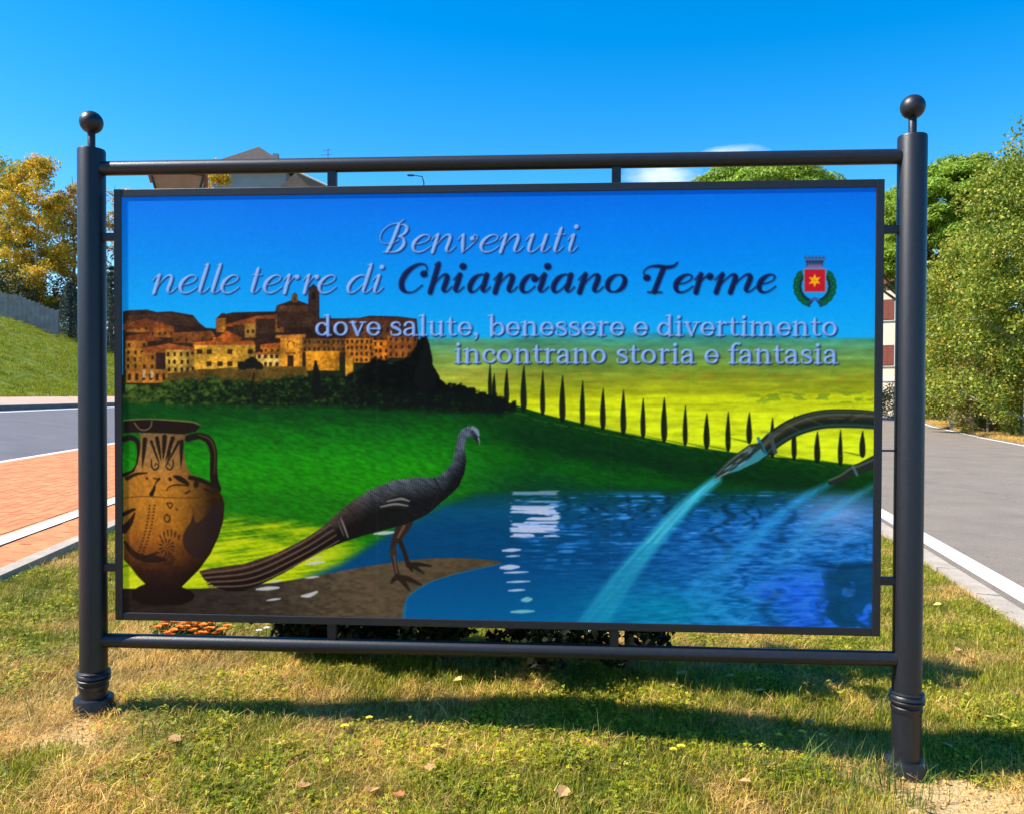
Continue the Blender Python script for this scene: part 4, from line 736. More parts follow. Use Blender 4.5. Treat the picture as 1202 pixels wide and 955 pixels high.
def broadleaf(name, label, group, base, height, rx, crown_lo, n, cols, wts, leaf=.12, clumps=70, r0=.16, bark=None, lean=(0, 0), squash=1., low=False, gap=.5, seed=0):
    root = empty(name, tuple(base)); tag(root, label, 'tree', group); b = (0, 0, 0)
    mb, tips, top = skeleton(b, height * .93, r0, crown_lo, rx * .8, 12, lean); mb.build('trunk', bark or BARK, root, True)
    zc = height * (crown_lo + 1) / 2; hz_ = height * (1 - crown_lo) / 2
    u = unit(clumps); rr = rng.uniform(.35, 1, clumps) ** .6; cc = u * rr[:, None] * np.array([rx, rx, hz_]) * .92; prof_ = 1 - .35 * np.clip(cc[:, 2] / hz_, 0, 1) ** 2 if not low else 1.0
    cc[:, :2] *= np.reshape(prof_, (-1, 1)) if not low else 1; cc[:, 2] += zc; cc[:, 0] += lean[0] * cc[:, 2] / height; cc[:, 1] += lean[1] * cc[:, 2] / height
    cc = np.vstack([cc, np.array([tuple(t) for t in tips])]); m_ = len(cc); sz = rng.uniform(.55, 1.25, m_) * rx * .27
    k = rng.choice(m_, n, p=sz / sz.sum()); off = unit(n) * (rng.random(n) ** .45)[:, None] * sz[k][:, None] * np.array([1, 1, .75]); C_ = cc[k] + off
    C_ = C_[C_[:, 2] > .12]; n2 = len(C_); v, f = leaf_quads(C_, np.full(n2, leaf)); tone = rng.uniform(.78, 1.22, m_)[k[:n2]] if n2 else 1
    c = pick(cols, wts, n2) * np.reshape(tone, (-1, 1)); fast_mesh('crown', v, f, LEAF, root, np.repeat(np.clip(c, 0, 1), 4, 0)); return root
def pine(name, label, group, base, height, rx, thick, n, cols, wts, clumps=60, r0=.28, tuft=.26, lobes=None):
    root = empty(name, tuple(base)); tag(root, label, 'tree', group); mb = MB(); zt = height - thick
    mb.tube([(0, 0, -.4), (.1, .1, zt * .5), (.05, 0, zt)], [r0, r0 * .8, r0 * .6], 9); cs = []
    for k in range(clumps):
        a = k * 2.39996; r = math.sqrt((k + .5) / clumps) * rx; dome = math.sqrt(max(0, 1 - (r / rx) ** 2)); z = zt + thick * ((.12 + .66 * dome) * (1 if k % 3 else rng.uniform(.2, .8)) + rng.uniform(-.08, .08))
        cs.append((r * math.cos(a) * rng.uniform(.88, 1.08), r * math.sin(a) * rng.uniform(.88, 1.08), z, rx * rng.uniform(.2, .31)))
    for k in range(0, clumps, 4): x, y, z, _ = cs[k]; mb.tube([(.05, 0, zt * rng.uniform(.86, 1)), (x * .5, y * .5, (zt + z) / 2 - .2), (x, y, z - .15)], [r0 * .4, r0 * .25, .03], 5)
    mb.build('trunk', BARK, root, True); cs = np.array(cs); k = rng.integers(0, clumps, n); u = unit(n); u[:, 2] = np.abs(u[:, 2]) * .95 - .12; C_ = cs[k, :3] + u * cs[k, 3:4] * np.array([1, 1, .62]) * (rng.random(n) ** .3)[:, None]
    v, f = leaf_quads(C_, np.full(n, tuft), .22, .8, u); c = pick(cols, wts, n, .25) * (rng.uniform(.8, 1.2, clumps)[k])[:, None]; fast_mesh('crown', v, f, NEEDLE, root, np.repeat(np.clip(c, 0, 1), 4, 0)); return root
def conifer(name, label, group, base, height, rx, n, c0):
    root = empty(name, tuple(base)); tag(root, label, 'tree', group); mb = MB(); mb.tube([(0, 0, -.4), (0, 0, height * .5), (0, 0, height * .98)], [.16, .1, .02], 7); tiers = 15; bs = []
    for k in range(tiers):
        f = k / tiers; z = height * (.06 + .9 * f)
        for j in range(9): a = j * 2 * math.pi / 9 + k * .7; r = rx * (1 - f) ** .85 * rng.uniform(.8, 1.1); e = (r * math.cos(a), r * math.sin(a), z - .18 * r); bs.append((e, z)); mb.tube([(0, 0, z), e], [.03, .008], 4)
    mb.build('trunk', BARK, root, True); k = rng.integers(0, len(bs), n); t = rng.random(n) ** .6; E_ = np.array([b[0] for b in bs])[k]; z0 = np.array([b[1] for b in bs])[k]
    C_ = E_ * t[:, None]; C_[:, 2] = z0 + (E_[:, 2] - z0) * t; C_ += rng.normal(size=(n, 3)) * np.array([.1, .1, .09]) * rx * .5
    v, f = leaf_quads(C_, np.full(n, .24), .25, .4); fast_mesh('crown', v, f, NEEDLE, root, np.repeat(pick([c0, tuple(q * 1.5 for q in c0)], [2, 1], n), 4, 0)); return root
def on_ground(px, dist, extra=0):
    p = at(px, 466, dist); p.z = float(gz(p.x, p.y)) + extra; return p
YEL = [(.72, .46, .025), (.66, .38, .02), (.48, .40, .04), (.34, .36, .05), (.56, .26, .03)]
gy = 'autumn trees on the grassy bank'
broadleaf('poplar_tree', 'tall golden poplar at the end of the board fence', gy, on_ground(44, 66), 14.6, 2.9, .1, 22000, YEL, [4, 3, 3, 2, 1], .2, 60, .2, PALEBARK)
broadleaf('poplar_tree', 'yellow-green poplar rising behind the board fence', gy, on_ground(12, 68), 14.8, 2.7, .12, 20000, [(.34, .34, .07), (.26, .30, .07), (.5, .4, .05), (.42, .30, .05)], [4, 3, 2, 1], .2, 55, .2, PALEBARK)
broadleaf('poplar_tree', 'bronze-gold poplar behind the post with the smaller mound of soil', gy, on_ground(88, 70), 14.4, 3.0, .05, 20000, [(.5, .33, .07), (.58, .38, .04), (.42, .26, .08), (.36, .30, .08)], [4, 3, 2, 2], .2, 60, .2, PALEBARK)
broadleaf('poplar_tree', 'thin golden tree showing between post and picture frame', gy, on_ground(136, 72), 15.2, 2.4, .05, 7500, YEL, [4, 3, 2, 1, 2], .2, 50, .16)
broadleaf('poplar_tree', 'small bright yellow tree beside the lantern', gy, on_ground(256, 60), 17.7, 1.5, .62, 4200, YEL, [6, 3, 1, 1, 1], .2, 40, .16)
broadleaf('poplar_tree', 'far yellow treetop to the side of the grey house', gy, on_ground(450, 82), 23.3, 2.2, .4, 4500, YEL, [4, 3, 1, 1, 2], .22, 36, .2)
broadleaf('hedge_shrub', 'low dark thicket behind the board fence', None, on_ground(10, 64), 4.2, 2.6, .02, 8000, [(.03, .045, .02), (.05, .06, .02), (.10, .08, .03)], [4, 3, 1], .16, 40, .1, low=True)['category'] = 'shrub'
broadleaf('hedge_shrub', 'low brown and ochre undergrowth under the autumn trees', None, on_ground(66, 67), 3.4, 2.6, .02, 6000, [(.16, .10, .04), (.25, .19, .05), (.08, .07, .03)], [3, 2, 3], .16, 36, .1, low=True)['category'] = 'shrub'
broadleaf('hedge_shrub', 'ochre undergrowth seen between post and picture frame', None, on_ground(128, 66), 4.0, 2.4, .02, 6000, [(.20, .14, .05), (.30, .24, .05), (.12, .12, .04)], [3, 2, 3], .16, 36, .1, low=True)['category'] = 'shrub'
gc = 'blue-green conifers on the bank'
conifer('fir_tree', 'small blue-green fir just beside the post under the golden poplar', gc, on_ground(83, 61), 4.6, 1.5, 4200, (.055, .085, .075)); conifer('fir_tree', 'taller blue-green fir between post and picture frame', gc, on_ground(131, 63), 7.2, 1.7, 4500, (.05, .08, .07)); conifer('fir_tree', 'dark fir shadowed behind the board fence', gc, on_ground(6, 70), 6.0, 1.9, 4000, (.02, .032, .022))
GRN = [(.20, .27, .025), (.28, .33, .035), (.13, .20, .02), (.44, .40, .05), (.50, .36, .04)]
ga = 'leafy poplars lining the far side of the road'
broadleaf('aspen_tree', 'tall light-green poplar at the bend, leafy down to the verge', ga, on_ground(1206, 30.5), 11.9, 3.0, -.04, 46000, GRN, [4, 4, 3, 2, .6], .135, 130, .15, PALEBARK, low=True)
broadleaf('aspen_tree', 'green poplar with yellowing lower leaves standing before the umbrella pine', ga, on_ground(1142, 35), 9.6, 2.6, -.05, 38000, GRN, [4, 4, 2, 3, 1.6], .14, 120, .14, PALEBARK, low=True)
broadleaf('aspen_tree', 'shorter poplar seen just beside the post with the sandy foot', ga, on_ground(1118, 39), 8.6, 2.2, -.05, 24000, GRN, [4, 4, 3, 2, .8], .15, 90, .14, PALEBARK, low=True)
broadleaf('aspen_tree', 'second tall poplar past the light-green one at the bend', ga, on_ground(1275, 30), 9.6, 2.6, -.04, 14000, GRN, [4, 4, 3, 2, 1], .13, 80, .15, PALEBARK, low=True)
broadleaf('roadside_shrub', 'rust-tinged shrub at the foot of the yellowing poplar', 'shrubs on the road verge', on_ground(1160, 33.5), 3.6, 1.7, -.05, 9000, [(.26, .22, .05), (.36, .20, .05), (.18, .22, .04)], [3, 1.5, 3], .11, 45, .06, low=True)['category'] = 'shrub'
broadleaf('roadside_shrub', 'olive shrub at the road bend beside the cream building', 'shrubs on the road verge', on_ground(1050, 56), 2.2, 2.0, -.05, 5000, [(.20, .20, .05), (.26, .25, .06), (.30, .22, .08)], [3, 3, 2], .13, 40, .06, low=True)['category'] = 'shrub'
PG = [(.13, .24, .015), (.21, .32, .02), (.30, .38, .03)]
pine('umbrella_pine', 'bright green umbrella pine rising behind the roadside poplars', 'umbrella pines', on_ground(1122, 46), 15.6, 4.3, 6.8, 60000, PG, [3, 3, 2], 130, tuft=.34)
broadleaf('aspen_tree', 'darker poplar standing between the umbrella pine and the roadside poplars', ga, on_ground(1168, 40), 10.5, 3.2, -.03, 26000, GRN, [3, 2, 5, 1, .3], .17, 90, .16, PALEBARK, low=True)
broadleaf('aspen_tree', 'olive poplar behind the shorter roadside poplar', ga, on_ground(1128, 42), 9.2, 2.6, -.03, 18000, GRN, [3, 3, 4, 1, .3], .17, 80, .16, PALEBARK, low=True)
pine('umbrella_pine', 'olive-lit pine crown beside the cream building', 'umbrella pines', on_ground(1066, 50), 13.4, 3.4, 5.6, 24000, PG, [3, 3, 2], 70, tuft=.34)
pine('umbrella_pine', 'wide flat pine crown peeping over the picture frame', 'umbrella pines', on_ground(893, 54), 16.9, 5.0, 3.8, 40000, PG, [3, 3, 2], 90, tuft=.34)
pine('umbrella_pine', 'tiny far pine top beside the rail connector', 'umbrella pines', on_ground(776, 75), 21.0, 1.6, 2.2, 5000, PG, [3, 3, 2], 30)

# ================================================================ board fence on the bank
WOOD = mat('weathered_boards', (.15, .145, .15), .9, c2=(.25, .235, .23), scale=2.2, bump=.5, bscale=12)
fa, fb_ = on_ground(-22, 58), on_ground(69, 58.5); fence = empty('board_fence', fa); tag(fence, 'weathered grey board fence at the top of the grassy bank', 'fence')
d_ = Vector((fb_.x - fa.x, fb_.y - fa.y, 0)); fl_ = d_.length; d_.normalize(); nb_ = int(fl_ / .30); ang = math.atan2(d_.y, d_.x); zf = lambda t: float(gz(fa.x + d_.x * t, fa.y + d_.y * t)) - fa.z
for k in range(nb_):
    t = k * fl_ / nb_; h_ = 1.78 + rng.uniform(-.03, .03); o = MB().box(0, -.015, -.35, fl_ / nb_ - .012, .015, h_).build('board', WOOD, fence); o.location = (d_.x * t, d_.y * t, zf(t) + .05); o.rotation_euler = (0, 0, ang)
for k in range(5):
    t = k * (fl_ - .1) / 4; o = MB().box(0, .016, -.5, .12, .14, 1.9).build('fence_post', WOOD, fence); o.location = (d_.x * t, d_.y * t, zf(t) + .05); o.rotation_euler = (0, 0, ang)

# ================================================================ buildings
PLA = mat('grey_plaster', (.30, .31, .32), .9, .1, .6, bump=.1); CRM = mat('cream_plaster', (.62, .50, .36), .9, c2=(.72, .60, .44), scale=.5, bump=.1); TILE = mat('roof_tiles', (.03, .024, .022), .9, c2=(.06, .045, .04), scale=3, bump=.5, bscale=9); BTILE = mat('brown_roof', (.17, .12, .09), .9, .2, 2, bump=.4)
GLASS = mat('window_glass', (.03, .035, .04), .12, .1, 2, spec=.6); SHUT = mat('brown_shutter', (.20, .045, .025), .7, .15, 6); TRIM = mat('pale_trim', (.55, .52, .47), .8, .05, 2); DARKM = mat('dark_metal', (.03, .032, .038), .5, .1, 20)
def hip(x0, y0, x1, y1, z0, z1, ov, t=.18):
    mb = MB(); a = [(x0 - ov, y0 - ov, z0), (x1 + ov, y0 - ov, z0), (x1 + ov, y1 + ov, z0), (x0 - ov, y1 + ov, z0)]; b = [(p[0], p[1], z0 + t) for p in a]; c = ((x0 + x1) / 2, (y0 + y1) / 2, z1)
    return mb.add(a + b + [c], [(3, 2, 1, 0), (0, 1, 5, 4), (1, 2, 6, 5), (2, 3, 7, 6), (3, 0, 4, 7), (4, 5, 8), (5, 6, 8), (6, 7, 8), (7, 4, 8)])
def window(root, x, z, w, h, y=0., shutter=True, open_=True):
    f = MB().box(x - w / 2 - .08, y - .05, z - h / 2 - .08, x - w / 2, y + .02, z + h / 2 + .08).box(x + w / 2, y - .05, z - h / 2 - .08, x + w / 2 + .08, y + .02, z + h / 2 + .08).box(x - w / 2, y - .049, z + h / 2, x + w / 2, y + .019, z + h / 2 + .08).box(x - w / 2 - .14, y - .12, z - h / 2 - .14, x + w / 2 + .14, y + .018, z - h / 2 - .081).build('window', TRIM, root)
    MB().box(x - w / 2, y - .012, z - h / 2 - .08, x + w / 2, y + .012, z + h / 2).build('pane', GLASS, f)
    if shutter:
        for s in (-1, 1):
            x0 = x + s * (w / 2 + .09) if open_ else x + (s - 1) / 2 * w / 2; wd = w / 2; x0, x1 = (x0, x0 + s * wd) if open_ else (x0 + .01, x0 + wd - .01); sb = MB().box(min(x0, x1), y - .09, z - h / 2, max(x0, x1), y - .052, z + h / 2)
            for q in range(8): zz = z - h / 2 + (q + .5) * h / 8; sb.box(min(x0, x1) + .05, y - .105, zz - .03, max(x0, x1) - .05, y - .0895, zz + .03)
            sb.build('shutter', SHUT, f)
# grey house with a pointed hip roof, behind the sign
hp = on_ground(290, 75); hz0 = hp.z; house = empty('house', hp, 0); tag(house, 'tall grey house with pointed dark hip roof and lower brown gabled wing', 'house')
top_z = at(292, 172.5, 78.6).z - hz0; eave = at(292, 199, 74.3).z - hz0
MB().box(-3.6, 0, -1, 3.6, 9, eave).build('wall', PLA, house); rf = hip(-3.6, 0, 3.6, 7.2, eave, top_z, .7).build('roof', TILE, house)
MB().box(1.2, 4, eave + .6, 1.7, 4.5, top_z - .5).build('chimney', PLA, rf)
for r_ in range(6):
    for x in (-1.9, 1.9): window(house, x, 2.4 + r_ * 3.1, 1.1, 1.5, 0., True, r_ % 2 == 0)
we = at(372, 214, 74).z - hz0
MB().box(3.62, -1.2, -1, 9.0, 8, we - 1.1).build('wing_wall', mat('tan_plaster', (.24, .20, .17), .9, .1, .6), house)
gr_ = MB().add([(3.2, -1.7, we - .9), (5.0, -1.7, we + .75), (9.6, -1.7, we - 1.35), (3.2, 8.3, we - .9), (5.0, 8.3, we + .75), (9.6, 8.3, we - 1.35), (3.2, -1.7, we - 1.1), (9.6, -1.7, we - 1.55), (3.2, 8.3, we - 1.1), (9.6, 8.3, we - 1.55)], [(0, 3, 4, 1), (1, 4, 5, 2), (0, 1, 2, 7, 6), (3, 8, 9, 5, 4), (0, 6, 8, 3), (2, 5, 9, 7), (6, 7, 9, 8)]).build('wing_roof', BTILE, house)
MB().tube([(4.9, -1.75, we + .80), (9.65, -1.75, we - 1.37)], .09, 8).build('verge_board', TRIM, gr_)
for r_ in range(5): window(house, 6.3, 2.4 + r_ * 3.1, 1.1, 1.5, -1.2, True, r_ % 2 == 1)
an = MB().tube([(7.2, 1, we - .6), (7.2, 1, we + 3.6)], .03, 6)
for k, l in enumerate((1.0, .8, .65, .5)): an.tube([(7.2 - l, 1, we + 2.2 + k * .4), (7.2 + l * .6, 1, we + 2.3 + k * .4)], .02, 5)
an.build('antenna', DARKM, house)
# cream apartment house by the road bend
cp = on_ground(1000, 72); apt = empty('apartment_house', cp, math.radians(-38)); AC = math.cos(math.radians(38)); tag(apt, 'cream apartment house with red-brown shutters beyond the road bend', 'house'); H_ = at(1040, 306, 72).z - cp.z
MB().box(-7, 0, -1, 5.6, 10, H_).build('wall', CRM, apt); hip(-7, 0, 5.6, 10, H_, H_ + 1.6, .5).build('roof', BTILE, apt)
for r_, py in enumerate((366, 418)):
    for px in (1031, 1003, 975, 947):
        w_p = at(px, py, 72); window(apt, (px - 1000) / 960 * 72 / AC, w_p.z - cp.z, .9, 1.7, 0., True, False)
for px in (1031, 1003, 975, 947): window(apt, (px - 1000) / 960 * 72 / AC, at(px, 330, 72).z - cp.z, .9, 1.5, 0., True, False)
MB().box(-7.05, -.08, at(1040, 448, 72).z - cp.z, 5.65, -.002, at(1040, 444, 72).z - cp.z).build('string_course', TRIM, apt)

# ================================================================ lantern street lamp behind the sign
lp = at(210, 466, 9.2); lp.z = float(gz(lp.x, lp.y)); lamp = empty('street_lamp', lp, .35); tag(lamp, 'old-style lantern street lamp with amber panes peeking over the picture frame', 'street lamp')
zr = at(210, 208, 9.2).z - lp.z; AMB = mat('amber_glass', (.50, .30, .16), .3, c2=(.62, .42, .26), scale=6, trans=.4)
MB().lathe([(.11, -.2), (.11, .1), (.085, .14), (.085, .7), (.055, .78), (.05, 1.0), (.042, zr - .72), (.06, zr - .70), (.06, zr - .66), (.035, zr - .64)], 0, 0, 20).build('pole', DARKM, lamp, True)
tw, bw_, lh = .27, .115, .56; fr2 = MB()
for sx in (-1, 1):
    for sy in (-1, 1): fr2.tube([(sx * bw_, sy * bw_, zr - .62), (sx * tw, sy * tw, zr - .02)], .014, 6)
for k in range(4):
    c_, s_ = ((1, 0), (0, 1), (-1, 0), (0, -1))[k]; e_ = (-s_, c_)
    fr2.tube([(c_ * bw_ + e_[0] * bw_, s_ * bw_ + e_[1] * bw_, zr - .62), (c_ * bw_ - e_[0] * bw_, s_ * bw_ - e_[1] * bw_, zr - .62)], .012, 6)
    p4 = [(c_ * a * .985 + e_[0] * b_ * a * .96, s_ * a * .985 + e_[1] * b_ * a * .96, z) for a, z in ((bw_, zr - .615), (tw, zr - .03)) for b_ in (-1, 1)]
    MB().add(p4 + [(x * .975, y * .975, z) for x, y, z in p4], [(0, 1, 3, 2), (4, 6, 7, 5), (0, 4, 5, 1), (2, 3, 7, 6), (0, 2, 6, 4), (1, 5, 7, 3)]).build('pane', AMB, lamp)
fr2.build('lantern_frame', DARKM, lamp)
MB().add([(-.31, -.31, zr - .02), (.31, -.31, zr - .02), (.31, .31, zr - .02), (-.31, .31, zr - .02), (-.31, -.31, zr + .012), (.31, -.31, zr + .012), (.31, .31, zr + .012), (-.31, .31, zr + .012), (-.1, -.1, zr + .09), (.1, -.1, zr + .09), (.1, .1, zr + .09), (-.1, .1, zr + .09)], [(3, 2, 1, 0), (0, 1, 5, 4), (1, 2, 6, 5), (2, 3, 7, 6), (3, 0, 4, 7), (4, 5, 9, 8), (5, 6, 10, 9), (6, 7, 11, 10), (7, 4, 8, 11), (8, 9, 10, 11)]).build('cap', mat('copper_cap', (.16, .075, .05), .6, .2, 8), lamp)
# thin far street light
fp = on_ground(497, 70); fz = at(497, 206, 70).z - fp.z; fl2 = empty('street_light', fp); tag(fl2, 'thin far street light with a bent arm above the picture frame', 'street light')
MB().tube([(0, 0, -.2), (0, 0, fz - .6), (-.15, 0, fz - .1), (-.9, 0, fz)], [.09, .06, .05, .04], 8).build('pole', DARKM, fl2); MB().box(-1.4, -.12, fz - .08, -.85, .12, fz + .06).build('lamp_head', DARKM, fl2, bevel=.03)

# ================================================================ planting behind the sign
gs = 'evergreen shrubs planted behind the sign'
for px, dist, h_, r_, lab in ((362, 4.55, .75, .34, 'low dark evergreen shrub next to the marigolds behind the sign'), (432, 4.46, 1.1, .40, 'rounded dark evergreen shrub second from the marigolds behind the sign'), (528, 4.44, 1.5, .45, 'dark evergreen shrub in the middle of the bed behind the sign'), (630, 4.44, 1.85, .46, 'fourth dark evergreen shrub from the marigolds behind the sign'), (740, 4.46, 2.2, .46, 'tallest dark evergreen shrub at the end of the row away from the marigolds')):
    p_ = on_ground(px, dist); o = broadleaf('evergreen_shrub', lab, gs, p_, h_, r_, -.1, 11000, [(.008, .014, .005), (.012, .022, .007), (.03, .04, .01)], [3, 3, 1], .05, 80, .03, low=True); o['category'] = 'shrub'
MARI = mat('marigold_petals', (.75, .20, .01), .6, c2=(.85, .36, .02), scale=60, trans=.2); STEMG = mat('stem_green', (.06, .12, .03), .7, .3, 30)
def bloom(r, n, petals_mat, name, root, z, x=0, y=0, layers=3, cup=.35):
    mb = MB()
    for l in range(layers):
        rr = r * (1 - .27 * l); 
        for k in range(n):
            a = 2 * math.pi * (k + .5 * l) / n; c_, s_ = math.cos(a), math.sin(a); w2_ = rr * math.sin(math.pi / n) * 1.15; zz = z + l * r * .16
            mb.add([(x, y, zz), (x + c_ * rr * .7 - s_ * w2_, y + s_ * rr * .7 + c_ * w2_, zz + rr * cup * .6), (x + c_ * rr, y + s_ * rr, zz + rr * cup), (x + c_ * rr * .7 + s_ * w2_, y + s_ * rr * .7 - c_ * w2_, zz + rr * cup * .6)], [(0, 1, 2, 3)])
    return mb.build(name, petals_mat, root)
for k, (px, py) in enumerate(((193, 738), (203, 735), (213, 739), (222, 735), (229, 739), (239, 736), (249, 739), (208, 731), (231, 731), (256, 736), (198, 733), (217, 734), (244, 733))):
    p_ = ground_at(px, py + 25); root = empty('marigold', p_); tag(root, 'orange marigold plant under the picture frame beside the dark shrubs', 'flower', 'marigolds in the bed')
    n_ = 60; C_ = rng.normal(size=(n_, 3)) * np.array([.04, .04, .03]) + np.array([0, 0, .07]); C_[:, 2] = np.abs(C_[:, 2]); v, f = leaf_quads(C_, np.full(n_, .04), .4); fast_mesh('leaves', v, f, LEAF, root, np.repeat(pick([(.05, .10, .025), (.08, .14, .03)], [1, 1], n_), 4, 0))
    for q in range(int(rng.integers(3, 6))):
        x, y = rng.normal(size=2) * .035; hh = rng.uniform(.09, .14); MB().tube([(x * .4, y * .4, -.01), (x, y, hh)], .0025, 5).build('stem', STEMG, root); bloom(rng.uniform(.022, .03), 11, MARI, 'flower_head', root, hh, x, y, 4, .5)
WHT = mat('white_petals', (.78, .78, .80), .6, trans=.3)
for px, py in ((303, 741), (312, 738), (321, 743), (690, 741), (702, 744)):
    p_ = ground_at(px, py + 15); root = empty('white_flower', p_); tag(root, 'small white bedding flower in the shade of the dark shrubs', 'flower', 'white flowers in the bed'); MB().tube([(0, 0, -.01), (.005, 0, .08)], .0025, 5).build('stem', STEMG, root); bloom(.02, 7, WHT, 'flower_head', root, .08, .005, 0, 2, .3)
DAN = mat('dandelion_petals', (.85, .62, .02), .6, c2=(.9, .72, .05), scale=80)
for px, py in ((432, 856), (403, 863), (789, 889), (798, 889), (913, 874), (941, 872), (965, 873), (1060, 757)):
    p_ = ground_at(px, py + 5); root = empty('dandelion', p_); tag(root, 'yellow dandelion flower standing in the mown grass', 'flower', 'dandelions in the lawn'); hh = rng.uniform(.045, .07); MB().tube([(0, 0, -.01), (.004, .002, hh)], .0018, 5).build('stem', STEMG, root); bloom(rng.uniform(.015, .02), 14, DAN, 'flower_head', root, hh, .004, .002, 3, .4)
LM_ = [mat('fallen_leaf_tan', (.55, .30, .12), .7, c2=(.66, .40, .18), scale=50, trans=.25), mat('fallen_leaf_yellow', (.72, .50, .10), .7, c2=(.8, .6, .2), scale=50, trans=.25), mat('fallen_leaf_rust', (.42, .14, .04), .7, c2=(.55, .22, .08), scale=50, trans=.25)]
fol = [(800, 799, 1), (788, 813, 1), (856, 803, 0), (893, 820, 1), (505, 914, 0), (436, 941, 0), (468, 947, 2), (661, 943, 0), (512, 888, 1), (1140, 781, 2), (1164, 852, 1), (1146, 848, 2), (1178, 852, 1), (950, 858, 0), (836, 857, 2), (356, 936, 0), (112, 800, 1), (333, 885, 1), (1112, 886, 0), (1100, 716, 1), (537, 808, 1), (610, 795, 0), (1124, 770, 0), (720, 915, 0), (874, 930, 0), (205, 880, 0), (1108, 640, 1), (1118, 622, 0), (1120, 640, 2), (1037, 586, 0)]
lv_ = MB().add([(0, -.5, .02), (.2, -.42, .07), (.44, -.2, .14), (.34, .05, .10), (.46, .22, .16), (.22, .3, .08), (0, .56, .04), (-.22, .3, .09), (-.46, .22, .18), (-.34, .05, .11), (-.44, -.2, .15), (-.2, -.42, .08), (0, 0, 0), (0, -.8, .1)], [(12, i, (i + 1) % 12) for i in range(12)] + [(0, 13, 12)])
lme = []
for k in range(3):
    me = bpy.data.meshes.new('fallen_leaf'); me.from_pydata(lv_.v, [], lv_.f); me.materials.append(LM_[k]); lme.append(me)
for px, py, k in fol:
    p_ = ground_at(px, py); R_ = RX * p_.x + RY * p_.y; on_road = R_ > 2.47; o = bpy.data.objects.new('fallen_leaf', lme[k]); COL.objects.link(o); sc = rng.uniform(.042, .066); o.scale = (sc, sc, sc); o.location = (p_.x, p_.y, p_.z + (.006 if on_road else .045)); o.rotation_euler = (rng.uniform(-.3, .3), rng.uniform(-.3, .3), rng.uniform(0, 6.3))
    tag(o, {0: 'tan', 1: 'yellow', 2: 'rust-red'}[k] + (' fallen leaf lying on the grey asphalt' if on_road else ' fallen leaf lying on the grass'), 'leaf', 'fallen leaves')

